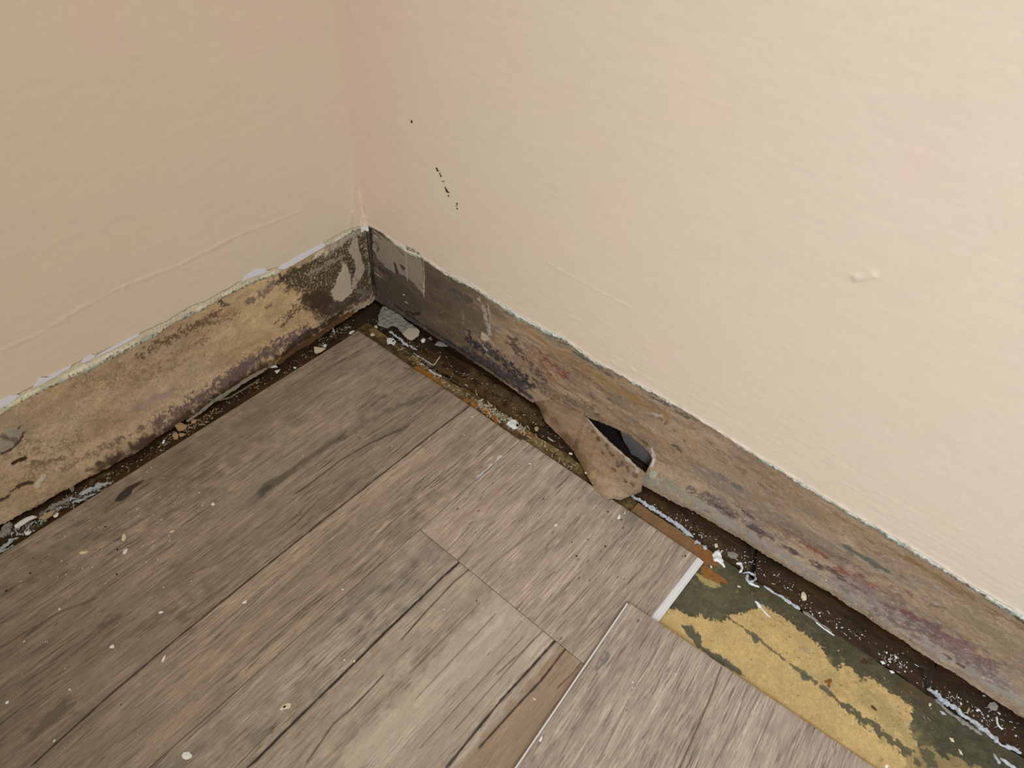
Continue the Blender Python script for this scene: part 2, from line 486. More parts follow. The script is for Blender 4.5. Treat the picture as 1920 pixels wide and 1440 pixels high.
s.stroke([(590, 482), (606, 470), (612, 474)], 2.4, (176, 166, 146), a=0.8, soft=0.5, rag=0.8, h=0.5, seed=15)
# plaster smears
s.fill([(642, 490), (650, 494), (657, 520), (661, 548), (644, 561), (640, 565), (624, 560), (620, 548), (630, 528), (638, 510)], (156, 140, 122), a=0.95, soft=0.8, rag=1.6, f=0.4, h=0.9, seed=16)
s.fill([(662, 450), (672, 446), (672, 462), (680, 490), (688, 500), (682, 512), (674, 525), (668, 540), (660, 545), (662, 520), (668, 500), (660, 480), (652, 470)], (146, 134, 118), a=0.9, soft=1.0, rag=1.6, f=0.35, h=0.7, seed=17)
s.stroke([(662, 505), (663, 512)], 2.2, (44, 46, 40), a=0.95, soft=0.5, rag=0.6, h=-0.6)
s.stroke([(664, 515), (670, 530), (662, 545)], 1.6, (112, 82, 64), a=0.6, soft=0.8)
s.stroke([(646, 494), (652, 492)], 1.2, (84, 74, 62), a=0.7)
s.stroke([(672, 545), (690, 550), (676, 560)], 4, (98, 88, 80), a=0.7, soft=0.8, rag=0.7, h=0.5)
s.stroke([(688, 424), (692, 465), (697, 510), (702, 552)], 2.6, (38, 32, 26), a=0.9, soft=0.7, rag=0.5)
s.stroke([(676, 470), (684, 495), (686, 520)], 2.0, (56, 50, 42), a=0.6, soft=0.8, rag=0.9)
# rust-brown lifted lip
s.stroke([(505, 695), (560, 655), (600, 628), (640, 603), (660, 585)], 3.0, (84, 54, 28), a=0.8, soft=0.7, rag=0.6, h=0.6)
s.stroke([(560, 632), (600, 612), (640, 585)], 1.6, (40, 30, 20), a=0.8, soft=0.7, rag=0.5)
# left end: peeled grey patch, hole, crease
s.fill([(-5, 818), (14, 806), (34, 800), (42, 812), (38, 832), (20, 846), (-5, 858)], (122, 116, 104), a=0.9, soft=1.2, rag=2, f=0.3, h=0.5, seed=21)
s.stroke([(-4, 818), (12, 820), (30, 824)], 2, (74, 60, 52), a=0.7, soft=0.8, rag=0.9)
s.stroke([(4, 850), (22, 842), (38, 826), (44, 812)], 1.7, (66, 50, 40), a=0.9, soft=0.6, rag=0.6, h=-0.5)
s.stroke([(26, 869), (36, 864), (47, 860)], 2.2, (46, 28, 20), a=0.95, soft=0.5, rag=0.4, h=-1.0)
s.stroke([(30, 874), (46, 868)], 1.4, (150, 136, 112), a=0.6, soft=0.7, h=0.4)
s.stroke([(-5, 942), (15, 930), (30, 915), (45, 908), (62, 904)], 1.8, (48, 36, 26), a=0.9, soft=0.6, rag=0.7, h=-0.6)
s.stroke([(70, 910), (78, 898), (86, 886)], 2.2, (156, 146, 132), a=0.85, soft=0.5, rag=0.9, h=0.6)
s.stroke([(34, 803), (38, 800)], 1.3, (50, 36, 26), a=0.9)
s.spots(520, (0.25, 0.75), (64, 50, 36), 31, 0.8, where=lambda u, v: noise(np.array([u / 16]), np.array([v / 12]), 5)[0] > -0.15)
s.spots(60, (0.25, 0.6), (186, 172, 146), 32, 0.7)
s.spots(70, (0.5, 1.1), (98, 82, 60), 33, 0.5)
rgba = s.rgba(0.56)
bulge = np.interp(xs, Bx, Bv)[:, None] + 0.0012 * noise(xs * 90, xs * 0, 33)[:, None]
D = bulge * (1 - sstep(0.0, 0.034, Z)) + s.H.reshape(X.shape) / 1000 + 0.00018 * fbm(X * 300, Z * 300, 34, 4)
me = grid_mesh('bare_plaster', np.stack([X, D, Z], -1), M_band, rgba, flip=True)
band_left = link('bare_plaster', me, wall_left, label='brown mould-stained bare plaster strip')

# ---- bare plaster strip of the right wall
By = np.array([0, .03, .087, .139, .194, .25, .30, .34, .392, .41, .443, .496, .545, .6, .655, .712, .85]); Bw = np.array([.003, .002, .0015, .002, .003, .006, .005, .004, .0185, .0165, .0115, .0092, .0075, .0066, .0075, .007, .007])
CUT = [(1000, 752), (1024, 757), (1050, 768), (1075, 774), (1092, 776), (1103, 784), (1120, 792), (1145, 800), (1172, 808), (1192, 816), (1208, 830), (1219, 846), (1222, 862), (1222, 880), (1216, 890), (1208, 906), (1206, 915)]
ys = axis([(0.0005, 0.0007), (0.72, 0.01), 1.0]); tt = axis([(0.0, 0.006), 1.0])
Y, T = np.meshgrid(ys, tt, indexing='ij')
zt = (rtop(ys) + 0.0012)[:, None]
zl = (0.0008 + 0.0012 * np.abs(noise(ys * 160, ys * 0, 51)) + 0.0006 * noise(ys * 700, ys * 0, 52))[:, None]
cy = np.array([0, .246, .262, .283, .300, .3139, .330, .348, .362, .3756, .3845, .3885, .3895, .396, 1.0])
cz = np.array([0, 0.000, .010, .017, .020, .0215, .0265, .0305, .0308, .0292, .0245, .018, .004, .000, 0.0])
zl = np.maximum(zl, (np.interp(ys, cy, cz) + 0.0005 * noise(ys * 500, ys * 0, 53) * (np.interp(ys, cy, cz) > .002))[:, None])
Z = zl + (zt - zl) * T


def pl_band_right(p):
    q = on_right(p)
    for _ in range(10):
        hg = np.interp(q[1], [0, .38, .42, .9], [.016, .016, .032, .032])
        d = np.interp(q[1], By, Bw) * (1 - sstep(0.0, 1.0, (max(q[2], 0.0) - 0.001) / hg))
        q = 0.5 * (q + on_right(p, float(d)))
    return q[1] * 1000, q[2] * 1000


s = Skin(Y * 1000, Z * 1000, pl_band_right, (140, 117, 92))
U, V = s.U, s.V
s.tone(fbm(U / 60, V / 14, 61, 4), 0.13, (0.9, 1, 1.15))
s.tone(fbm(U / 14, V / 3, 62, 5, 0.6), 0.13)
s.tone(fbm(U / 2.6, V / 1.1, 63, 4, 0.6), 0.12)
s.put(np.arange(U.size), sstep(0.25, 0.6, fbm(U / 24, V / 6, 64, 4)) * 0.45, (108, 96, 86))
s.put(np.arange(U.size), sstep(0.25, 0.6, fbm(U / 30, V / 5, 65, 4)) * 0.40 * (1 - 0.6 * sstep(380, 450, U)), (150, 118, 80))
s.put(np.arange(U.size), sstep(380, 470, U) * 0.30, (130, 112, 96))
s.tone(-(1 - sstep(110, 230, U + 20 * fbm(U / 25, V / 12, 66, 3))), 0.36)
s.stroke([(795, 490), (850, 560), (900, 600)], 24, (88, 77, 64), a=0.8, soft=1.0, rag=0.5, f=0.08)
s.stroke([(700, 450), (740, 520), (790, 570)], 22, (78, 67, 57), a=0.8, soft=1.0, rag=0.5, f=0.08)
s.stroke([(715, 560), (760, 598), (820, 636), (880, 668)], 9, (60, 53, 52), a=0.85, soft=0.9, rag=0.6, f=0.2)
s.stroke([(1250, 800), (1330, 860), (1420, 920)], 16, (146, 120, 94), a=0.55, soft=1.0, rag=0.7, f=0.1)
s.stroke([(1450, 900), (1560, 970), (1700, 1050), (1850, 1140)], 12, (136, 112, 82), a=0.6, soft=1.0, rag=0.6, f=0.1)
s.stroke([(1600, 1090), (1700, 1150), (1800, 1215), (1890, 1275)], 12, (112, 90, 84), a=0.75, soft=1.0, rag=0.8, f=0.12)
s.stroke([(1800, 1150), (1900, 1215)], 12, (124, 112, 82), a=0.55, soft=1.0, rag=0.7, f=0.12)
for P, r, c, a, k, sq in (
        ([(980, 612), (1080, 682), (1160, 732), (1250, 780)], 4.5, (140, 104, 62), 0.65, 0.0, .3), ([(1000, 650), (1080, 695), (1160, 745)], 3, (110, 84, 58), 0.5, 0.1, .3),
        ([(1700, 1045), (1800, 1108), (1920, 1178)], 2.5, (108, 84, 54), 0.6, 0.0, .3), ([(1560, 960), (1680, 1035), (1800, 1110)], 2.4, (116, 88, 56), 0.5, 0.1, .3), ([(1900, 1155), (1925, 1172)], 1.6, (70, 52, 32), 0.8, 0, 1),
        ([(838, 543), (862, 552), (884, 562)], 5, (64, 60, 52), 0.8, 0.2, .6), ([(850, 575), (900, 610)], 9, (92, 82, 66), 0.6, 0.45, 1), ([(880, 636), (925, 662), (960, 690), (990, 715)], 12, (46, 41, 44), 0.92, 0.22, .8),
        ([(890, 668), (940, 700), (975, 725)], 9, (50, 45, 48), 0.92, 0.15, .8), ([(960, 640), (1000, 690), (1020, 720)], 10, (70, 56, 54), 0.8, 0.35, .8), ([(1015, 664), (1040, 690), (1062, 706)], 6.5, (114, 58, 50), 0.85, 0.34, .6),
        ([(985, 650), (1010, 668), (1035, 712)], 5, (118, 76, 62), 0.7, 0.45, .6), ([(1015, 735), (1060, 745), (1110, 765)], 8, (96, 74, 54), 0.6, 0.5, .8),
        ([(1118, 776), (1126, 782)], 3.6, (72, 62, 46), 0.8, 0.1, 1), ([(1138, 746), (1146, 750)], 2.2, (80, 68, 52), 0.7, 0.1, 1), ([(1108, 742), (1116, 748)], 3, (86, 76, 60), 0.6, 0.1, 1), ([(1172, 812), (1180, 816)], 3, (70, 60, 44), 0.8, 0.1, 1),
        ([(1205, 826), (1212, 832)], 2.6, (72, 62, 48), 0.8, 0.1, 1), ([(1252, 830), (1266, 838), (1276, 846)], 2.8, (78, 68, 54), 0.85, 0.1, .6), ([(1282, 826), (1288, 832)], 1.6, (86, 72, 58), 0.7, 0.1, 1), ([(1262, 806), (1272, 814)], 2, (96, 78, 60), 0.7, 0.1, 1),
        ([(1350, 896), (1368, 904), (1388, 918)], 4, (92, 92, 86), 0.85, 0.1, .6), ([(1325, 880), (1345, 895)], 3, (110, 96, 80), 0.6, 0.2, 1), ([(1290, 915), (1340, 940), (1380, 965), (1425, 1000)], 5, (82, 68, 64), 0.8, 0.25, .5),
        ([(1360, 940), (1400, 965), (1440, 990)], 7, (104, 92, 86), 0.7, 0.3, .6), ([(1420, 960), (1480, 1000)], 7, (112, 100, 90), 0.6, 0.3, .6), ([(1385, 950), (1410, 975)], 3, (58, 50, 48), 0.8, 0.35, .7),
        ([(1500, 1015), (1545, 1042)], 4, (116, 66, 54), 0.85, 0.25, .6), ([(1440, 985), (1500, 1010)], 6, (122, 92, 62), 0.6, 0.3, .8), ([(1570, 1068), (1600, 1080), (1645, 1098)], 4.6, (120, 72, 60), 0.85, 0.28, .5),
        ([(1690, 1140), (1710, 1156), (1740, 1172)], 3.5, (102, 62, 54), 0.85, 0.2, .5), ([(1755, 1185), (1800, 1210), (1850, 1245)], 10, (98, 72, 68), 0.85, 0.2, .6), ([(1690, 1100), (1710, 1118)], 2.4, (112, 66, 58), 0.7, 0.2, .6),
        ([(1586, 1028), (1612, 1040), (1640, 1056), (1660, 1070)], 4.2, (82, 84, 76), 0.9, 0.0, .5), ([(1345, 950), (1430, 1000), (1490, 1036), (1590, 1090)], 3.4, (68, 56, 54), 0.9, 0.15, .4),
        ([(1590, 1092), (1680, 1146), (1740, 1186)], 2.6, (88, 76, 70), 0.7, 0.25, .4), ([(1740, 1130), (1770, 1140)], 4, (86, 72, 54), 0.7, 0.3, .6)):
    s.stroke(P, r, c, a=a, soft=0.9, rag=0.8, f=0.25, speck=k, sf=0.8, sx=sq, seed=int(r * 9 + a * 40) + int(P[0][0]))
# grey lower strip
s.stroke([(1310, 945), (1360, 978), (1430, 1018), (1540, 1086), (1660, 1160), (1800, 1246), (1925, 1322)], 5.2, (128, 119, 109), a=0.85, soft=0.8, rag=0.5, f=0.2)
s.stroke([(1560, 1082), (1680, 1156), (1820, 1240), (1925, 1305)], 4, (126, 117, 108), a=0.5, soft=0.9, rag=0.8, f=0.2)
s.stroke([(1212, 902), (1260, 912), (1312, 942)], 6, (122, 116, 100), a=0.75, soft=0.9, rag=0.6)
s.stroke([(1700, 1210), (1712, 1218)], 1.5, (60, 50, 44), a=0.8); s.stroke([(1770, 1225), (1782, 1234)], 1.4, (60, 50, 44), a=0.7); s.stroke([(1795, 1245), (1806, 1252)], 1.4, (64, 54, 46), a=0.8)
s.stroke([(1845, 1270), (1860, 1276)], 1.2, (190, 182, 172), a=0.8)
# corner: plaster smears over dark board
s.fill([(700, 432), (720, 446), (748, 462), (776, 474), (793, 490), (796, 556), (784, 540), (768, 524), (752, 514), (740, 512), (722, 500), (708, 486), (698, 466)], (136, 124, 108), a=0.9, soft=1.0, rag=2.2, f=0.3, h=0.7, seed=41)
s.fill([(738, 492), (742, 494), (748, 512), (742, 514)], (62, 52, 52), a=0.95, soft=0.6, rag=0.8, h=-0.8)
s.fill([(748, 494), (758, 500), (762, 506), (754, 506)], (66, 56, 56), a=0.95, soft=0.6, rag=0.8, h=-0.8)
s.stroke([(762, 468), (763, 500), (764, 526)], 0.6, (178, 170, 154), a=0.8, soft=0.5, rag=0.3)
s.stroke([(794, 486), (796, 520), (795, 556)], 0.7, (176, 168, 154), a=0.8, soft=0.5, rag=0.3)
s.stroke([(745, 462), (752, 472), (758, 478)], 1.6, (104, 82, 74), a=0.7, soft=0.8, rag=0.8)
s.stroke([(698, 452), (706, 454), (711, 464), (708, 471)], 1.2, (96, 60, 42), a=0.85, soft=0.6, rag=0.4)
s.stroke([(700, 466), (704, 468)], 2, (150, 140, 116), a=0.8, soft=0.6)
s.stroke([(694, 432), (706, 440), (716, 448)], 2.0, (92, 62, 44), a=0.85, soft=0.7, rag=0.5)
s.stroke([(703, 441), (709, 445)], 1.2, (196, 182, 162), a=0.8, soft=0.6)
s.stroke([(700, 496), (712, 504), (728, 514), (736, 520)], 4.4, (58, 48, 48), a=0.9, soft=0.8, rag=1.0, speck=0.1, seed=43)
s.stroke([(703, 512), (712, 518), (720, 523), (725, 524)], 1.0, (184, 174, 162), a=0.85, soft=0.5, rag=1.0, f=0.9)
s.stroke([(706, 504), (709, 508)], 1.4, (160, 150, 140), a=0.8, soft=0.6)
s.fill([(704, 520), (740, 516), (790, 562), (792, 584), (776, 592), (750, 578), (722, 560), (706, 540)], (72, 62, 50), a=0.8, soft=2, rag=2.5, f=0.3, h=0.7, seed=44)
s.stroke([(762, 584), (776, 590), (788, 588)], 2.2, (30, 24, 18), a=0.85, soft=0.7, rag=0.5, h=-1.2)  # shade under the lump painted dark, with a groove
s.stroke([(694, 428), (697, 470), (700, 520), (705, 552)], 2.8, (40, 34, 28), a=0.9, soft=0.8, rag=0.6)
s.stroke([(757, 552), (759, 553)], 0.9, (226, 214, 196), a=0.9); s.stroke([(761, 566), (765, 568)], 0.8, (214, 202, 184), a=0.9)
# second run of plaster
s.stroke([(898, 562), (905, 575), (914, 612), (917, 628)], 3.4, (150, 140, 128), a=0.85, soft=0.6, rag=0.9, f=0.3, h=0.6, seed=46)
s.stroke([(915, 570), (919, 600), (919, 640)], 0.9, (168, 160, 148), a=0.7, soft=0.6, rag=0.3)
s.stroke([(868, 586), (868, 606)], 2.0, (134, 122, 104), a=0.6, soft=0.9, rag=0.8)
s.fill([(903, 622), (914, 628), (919, 638), (910, 640), (901, 634)], (182, 158, 134), a=0.95, soft=0.6, rag=0.8, h=0.7)
s.stroke([(906, 648), (912, 656)], 2.4, (160, 154, 148), a=0.85, soft=0.6, rag=1.0, f=0.6, h=0.5)
s.stroke([(908, 648), (909, 650)], 0.7, (46, 40, 36), a=0.9)
s.stroke([(1224, 776), (1240, 780)], 2.8, (164, 148, 132), a=0.8, soft=0.7, rag=0.8)
s.stroke([(1238, 786), (1246, 793), (1252, 790)], 2.4, (92, 74, 60), a=0.8, soft=0.6, rag=0.8)
s.stroke([(1243, 790), (1245, 791)], 0.9, (190, 176, 158), a=0.9)
s.stroke([(1255, 798), (1264, 794)], 2, (160, 138, 118), a=0.7, soft=0.7)
s.stroke([(1222, 842), (1226, 856), (1224, 868)], 2.0, (190, 182, 174), a=0.9, soft=0.5, rag=1.0, f=0.6, h=0.6)
s.stroke([(1222, 838), (1234, 846), (1240, 852)], 1.6, (110, 98, 92), a=0.8, soft=0.6, rag=0.9)
s.stroke([(1224, 886), (1228, 892)], 2.4, (148, 146, 132), a=0.9, soft=0.6, rag=0.7, h=0.5)
s.stroke([(1182, 808), (1205, 828), (1221, 858)], 1.2, (90, 78, 64), a=0.6, soft=0.8)
s.spots(420, (0.25, 0.7), (72, 56, 42), 51, 0.7, where=lambda u, v: noise(np.array([u / 22]), np.array([v / 9]), 7)[0] > -0.1)
s.spots(330, (0.25, 0.5), (178, 146, 96), 52, 0.8, where=lambda u, v: 215 < u < 420 and 12 < v < 62)
s.spots(90, (0.4, 1.0), (100, 84, 64), 53, 0.5)
s.spots(70, (0.25, 0.4), (206, 190, 166), 54, 0.8)
s.stroke([(740, 572), (800, 614), (860, 652), (930, 700), (1000, 748)], 2.6, (40, 32, 26), a=0.8, soft=0.9, rag=0.6)  # contact shade painted along the foot of the strip
s.stroke([(870, 652), (930, 692), (990, 728)], 6, (52, 45, 46), a=0.7, soft=0.9, rag=0.9, f=0.3)
s.stroke([(1050, 640), (1090, 668), (1150, 706)], 2.6, (84, 82, 74), a=0.8, soft=0.8, rag=0.8, speck=0.2, sx=.4)
s.stroke([(1220, 742), (1260, 764), (1290, 782)], 2.6, (78, 74, 66), a=0.8, soft=0.8, rag=0.8, speck=0.2, sx=.4)
s.stroke([(1310, 880), (1400, 935), (1480, 985), (1580, 1045)], 9, (126, 112, 102), a=0.55, soft=1.0, rag=0.9, f=0.15, seed=81)
s.stroke([(1400, 960), (1500, 1005), (1620, 1075)], 6, (104, 86, 76), a=0.6, soft=0.9, rag=1.0, f=0.3, speck=0.3, sx=.5, seed=82)
s.stroke([(1660, 1150), (1760, 1205), (1880, 1280)], 5, (88, 70, 66), a=0.6, soft=0.9, rag=1.0, f=0.3, speck=0.25, sx=.5, seed=83)
s.put(np.arange(U.size), sstep(0.30, 0.62, fbm(U / 7, V / 3.2, 91, 4, 0.6)) * sstep(-0.2, 0.3, fbm(U / 45, V / 18, 92, 2)) * 0.42, (84, 70, 58))
s.put(np.arange(U.size), sstep(0.34, 0.66, fbm(U / 5, V / 2.4, 93, 4, 0.6)) * sstep(300, 420, U) * 0.40, (158, 144, 130))
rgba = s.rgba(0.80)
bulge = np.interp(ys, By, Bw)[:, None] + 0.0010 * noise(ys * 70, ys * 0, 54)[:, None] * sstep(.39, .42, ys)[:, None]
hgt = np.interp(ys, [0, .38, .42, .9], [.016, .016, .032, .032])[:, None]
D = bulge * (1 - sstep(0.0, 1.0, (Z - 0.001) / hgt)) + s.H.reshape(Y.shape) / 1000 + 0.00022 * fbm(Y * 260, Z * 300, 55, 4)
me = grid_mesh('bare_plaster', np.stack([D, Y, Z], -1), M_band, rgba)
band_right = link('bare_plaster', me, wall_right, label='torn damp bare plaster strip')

# cavity behind the tear
link('cavity_back', box_mesh('cavity_back', (-0.031, 0.24, 0.0), (-0.0295, 0.44, 0.085), M_dark), wall_right, label='dark hollow behind the tear')
P = [on_right(p, -0.007) for p in [(1160, 800), (1180, 795), (1215, 800), (1232, 840), (1232, 885), (1214, 872), (1196, 858), (1184, 852), (1178, 840), (1170, 828)]]
link('inner_plaster', chip_mesh('inner_plaster', P, (-1, 0, 0), 0.003, mat_flat('inner_grey', (108, 101, 94), 0.9)), wall_right, label='grey inner board showing through the tear')

# ---- torn flap of the right strip
TOPC = [((992, 735), .0030), ((1012, 742), .0040), ((1045, 760), .0045), ((1075, 770), .0045), ((1092, 774), .0045), ((1104, 785), .0022), ((1116, 801), .0058), ((1130, 813), .0090), ((1143, 827), .0118), ((1160, 842), .0145), ((1180, 860), .017), ((1194, 874), .0175), ((1211, 887), .0175)]
BOTC = [((998, 748), .0012), ((1010, 763), .001), ((1022, 790), .001), ((1035, 803), .001), ((1052, 820), .001), ((1066, 835), .001), ((1077, 850), .001), ((1100, 890), .0064), ((1116, 918), .0068), ((1135, 935), .0068), ((1165, 939), .0066), ((1203, 922), .005)]
def strip_depth(y, z):
    hg = np.interp(y, [0, .38, .42, .9], [.016, .016, .032, .032])
    return np.interp(y, By, Bw) * (1 - sstep(0.0, 1.0, (z - 0.001) / hg))


tp = [(strip_depth(y, z) + 0.0006, y, z + 0.0012) for y, z in ((.244, .001), (.254, .005), (.262, .010), (.272, .0135), (.283, .017), (.292, .0186), (.300, .020), (.308, .0208))]
tp = np.array(tp + [on_right(p, x) for p, x in TOPC[5:]])
bt = np.array([on_floor(p, z) for p, z in BOTC])
kk = np.linspace(0, 1, 240)


def smooth_curve(A):
    d = np.r_[0, np.cumsum(np.linalg.norm(np.diff(A, axis=0), axis=1))]
    B = np.stack([np.interp(kk, d / d[-1], A[:, i]) for i in range(3)], -1)
    for _ in range(6):
        B[1:-1] = (B[:-2] + 2 * B[1:-1] + B[2:]) / 4
    return B


tp = smooth_curve(tp); bt = smooth_curve(bt)
w = np.linspace(0, 1, 90)
tp[:, 2] += 0.0006 * noise(kk * 40, kk * 0, 71) * (kk > .45); bt[:, :2] += 0.0008 * noise(kk * 30, kk * 0, 72)[:, None]
G = tp[:, None] * (1 - w)[None, :, None] + bt[:, None] * w[None, :, None]
bow = np.sin(np.pi * w)[None, :] * (0.0012 + 0.0035 * sstep(0.1, 0.5, kk))[:, None]
G[..., 0] += bow * 0.55; G[..., 2] += bow * 0.8
pp = project(G.reshape(-1, 3)) / 1.9
s = Skin(pp[:, 0], pp[:, 1], lambda p: (p[0] / 1.9, p[1] / 1.9), (132, 108, 84))
s.tone(fbm((s.U + s.V) / 26, (s.U * .55 - s.V) / 5, 75, 4), 0.09)
s.tone(fbm((s.U + s.V) / 6, (s.U * .6 - s.V) / 1.2, 76, 3), 0.08)
s.stroke([(1000, 745), (1040, 790), (1075, 835)], 9, (92, 66, 46), a=0.7, soft=1.0, rag=0.6, f=0.12)
s.stroke([(1108, 886), (1135, 912), (1160, 930)], 9, (158, 134, 104), a=0.65, soft=1.0, rag=0.8, f=0.15)
s.stroke([(1090, 810), (1120, 860), (1150, 900)], 5, (150, 116, 82), a=0.5, soft=1.0, rag=0.9)
s.stroke([(1085, 860), (1100, 885)], 7, (112, 84, 50), a=0.6, soft=1.0, rag=0.7)
for c, r in (((1136, 832), 3.4), ((1157, 866), 3.2), ((1166, 868), 2.6), ((1144, 848), 2.2), ((1120, 822), 2), ((1176, 880), 3), ((1150, 880), 2.2), ((1110, 806), 2), ((1190, 890), 2.6), ((1185, 905), 2.2), ((1140, 862), 1.8), ((1172, 900), 1.6), ((1100, 800), 1.6), ((1128, 846), 1.4)):
    s.stroke([c, (c[0] + 3, c[1] + 4)], r, (76, 62, 46), a=0.8, soft=0.8, rag=0.9, f=0.4, seed=int(c[0]))
s.stroke([(1165, 885), (1192, 900), (1200, 918)], 5, (120, 98, 78), a=0.5, soft=1, rag=0.9)
s.stroke([(1104, 786), (1125, 815), (1150, 838), (1180, 862)], 1.2, (176, 160, 140), a=0.75, soft=0.5, rag=0.7)
s.stroke([(1172, 858), (1190, 872), (1196, 884)], 1.6, (160, 156, 148), a=0.8, soft=0.6, rag=0.8)
s.stroke([(1150, 932), (1175, 936), (1200, 922)], 2.4, (112, 92, 76), a=0.6, soft=0.9, rag=0.8)
s.spots(160, (0.2, 0.55), (176, 146, 98), 61, 0.7)
s.spots(90, (0.25, 0.7), (70, 54, 40), 62, 0.6)
hh = (s.H / 1000 + 0.00025 * fbm(s.U / 3, s.V / 3, 77, 4)).reshape(G.shape[:2])
G[..., 0] += hh; G[..., 2] += hh * 0.6
G[..., 2] = np.maximum(G[..., 2], 0.0006)
flap = link('torn_flap', grid_mesh('torn_flap', G, M_band, s.rgba(0.88)), wall_right, label='torn paper flap curling out over the planks')

# ---- grey rim along the left paint edge, pale rim along the right one
n = 900
for side in ('left', 'right'):
    if side == 'left':
        u = np.linspace(0.004, 0.47, n); zt = ltop(u) + 0.0006; zb = lrim(u)
        zb = np.minimum(zb, zt - 0.0008)
    else:
        u = np.linspace(0.006, 0.70, n); zt = rtop(u) + 0.0010
        zb = zt - 0.0016 - np.clip(0.0036 + 0.0030 * fbm(u * 30, u * 0, 81, 3) + 0.0009 * noise(u * 900, u * 0, 82), 0.0006, 0.0066)
    t = np.linspace(0, 1, 10)
    Z = zt[:, None] + (zb - zt)[:, None] * t[None, :]
    Uu = np.repeat(u[:, None], 10, 1); Tm = np.repeat(t[None, :], n, 0)
    s = Skin(Uu * 1000, Z * 1000, pl_left if side == 'left' else pl_right, (192, 181, 156) if side == 'left' else (150, 152, 138))
    tf = Tm.ravel()
    if side == 'left':
        gn = sstep(-0.35, 0.3, fbm(s.U / 7, s.V / 5, 83, 3) + (tf - 0.62) * 2.6)
        s.put(np.arange(s.U.size), gn * 0.85, (158, 164, 150))
        cr = sstep(0.15, 0.5, fbm(s.U / 16, s.V * 0, 84, 2) + 0.25) * np.exp(-((tf - 0.52) / 0.16) ** 2)
        s.put(np.arange(s.U.size), cr * 0.9, (226, 216, 186))
        dk = sstep(0.25, 0.6, fbm(s.U / 1.5, s.V / 1.5, 85, 3) + (tf - 0.75) * 1.2) * sstep(0, .02, s.U - 0)
        s.put(np.arange(s.U.size), dk * 0.75, (62, 58, 48))
        th = 0.0007 * (1 - tf) + 0.0007 + 0.0003 * fbm(s.U / 2, s.V / 2, 86, 3)
    else:
        gl = sstep(-0.1, 0.5, fbm(s.U / 30, s.V * 0, 87, 2))
        s.put(np.arange(s.U.size), gl * 0.8, (146, 164, 152))
        s.put(np.arange(s.U.size), (1 - sstep(0.25, 0.6, tf + .3 * fbm(s.U / 5, s.V, 90, 2))) * 0.95, (236, 230, 214))
        dk = sstep(0.25, 0.7, fbm(s.U / 2.2, s.V / 1.2, 88, 3) + (tf - 0.7) * 1.5 + 0.5 * fbm(s.U / 40, s.V * 0, 89, 2))
        s.put(np.arange(s.U.size), dk * 0.8, (70, 70, 62))
        th = 0.0009 * (1 - tf) + 0.0006 + 0.0003 * fbm(s.U / 2, s.V / 2, 91, 3)
    th = th.reshape(Z.shape)
    th[:, -1] = -0.0006
    if side == 'left':
        Q = np.stack([Uu, th, Z], -1)
        link('paint_rim', grid_mesh('paint_rim', Q, M_band, s.rgba(0.72)), wall_left, label='grey ragged rim of old paint')
    else:
        Q = np.stack([th, Uu, Z], -1)
        link('paint_rim', grid_mesh('paint_rim', Q, M_band, s.rgba(0.72), flip=True), wall_right, label='pale ragged rim of old paint')

# ---- bead of old filler in the corner above the strip
m = 60
kz = np.linspace(0, 1, m); ang = np.linspace(0, 1, 14)
zc = np.interp(kz, [0, 1], [0.098, 0.172])
rad = np.interp(kz, [0, .12, .4, .8, 1], [.0085, .0085, .0055, .003, .0012]) * (1 + 0.18 * noise(kz * 17, kz * 0, 95))
A = np.zeros((m, 14, 3))
for j, a in enumerate(ang):
    g = 1.0 - 0.30 * math.sin(math.pi * a) + 0.06 * noise(kz * 21, kz * 0 + a * 9, 96)
    A[:, j, 0] = (1 - a) * rad * g + PROUD * a; A[:, j, 1] = a * rad * g + PROUD * (1 - a); A[:, j, 2] = zc + 0.0012 * noise(kz * 0 + a * 7, kz * 9, 97)
s = Skin(A[..., 1] * 1000, A[..., 2] * 1000, pl_right, (205, 180, 156))
zz = A[..., 2].ravel() * 1000
s.put(np.arange(zz.size), (1 - sstep(100, 108, zz + 5 * fbm(s.U / 2.5, zz / 2.5, 98, 3))) * 0.9, (205, 208, 200))
s.put(np.arange(zz.size), sstep(0.25, 0.5, fbm(s.U / 1.2, zz / 7, 99, 3)) * sstep(108, 120, zz) * 0.35, (160, 134, 112))
link('corner_filler', grid_mesh('corner_filler', A, M_band, s.rgba(0.8), flip=True), wall_left, label='cracked bead of filler in the corner')

# ====================================================================== FLOOR
PT = 0.006          # top of the laid planks
pl_floor = lambda p: tuple(on_floor(p, 0.0)[:2] * 1000)
pl_plank = lambda p: tuple(on_floor(p, PT)[:2] * 1000)
M_wood = mat_skin('printed_oak', fine=1.0, amt=0.13, bump=0.25, bscale=1.0, spec=0.40, stretch=(300, 2600, 900), bdist=0.0003)
M_ground = mat_skin('wet_old_floor', fine=1000, amt=0.22, bump=0.5, bscale=800, spec=0.45, bdist=0.0006)
M_white_core = mat_flat('white_vinyl_core', (214, 212, 208), 0.45, 0.04)
M_under = mat_flat('subfloor_dark', (36, 28, 20), 0.9)
EP = 1.02
EG = 1.15

floor = link('floor', box_mesh('floor', (-0.03, -0.03, -0.03), (1.25, 1.4, -0.006), M_under), kind='structure', label='grey-brown oak-look plank floor cut back along both damp walls')


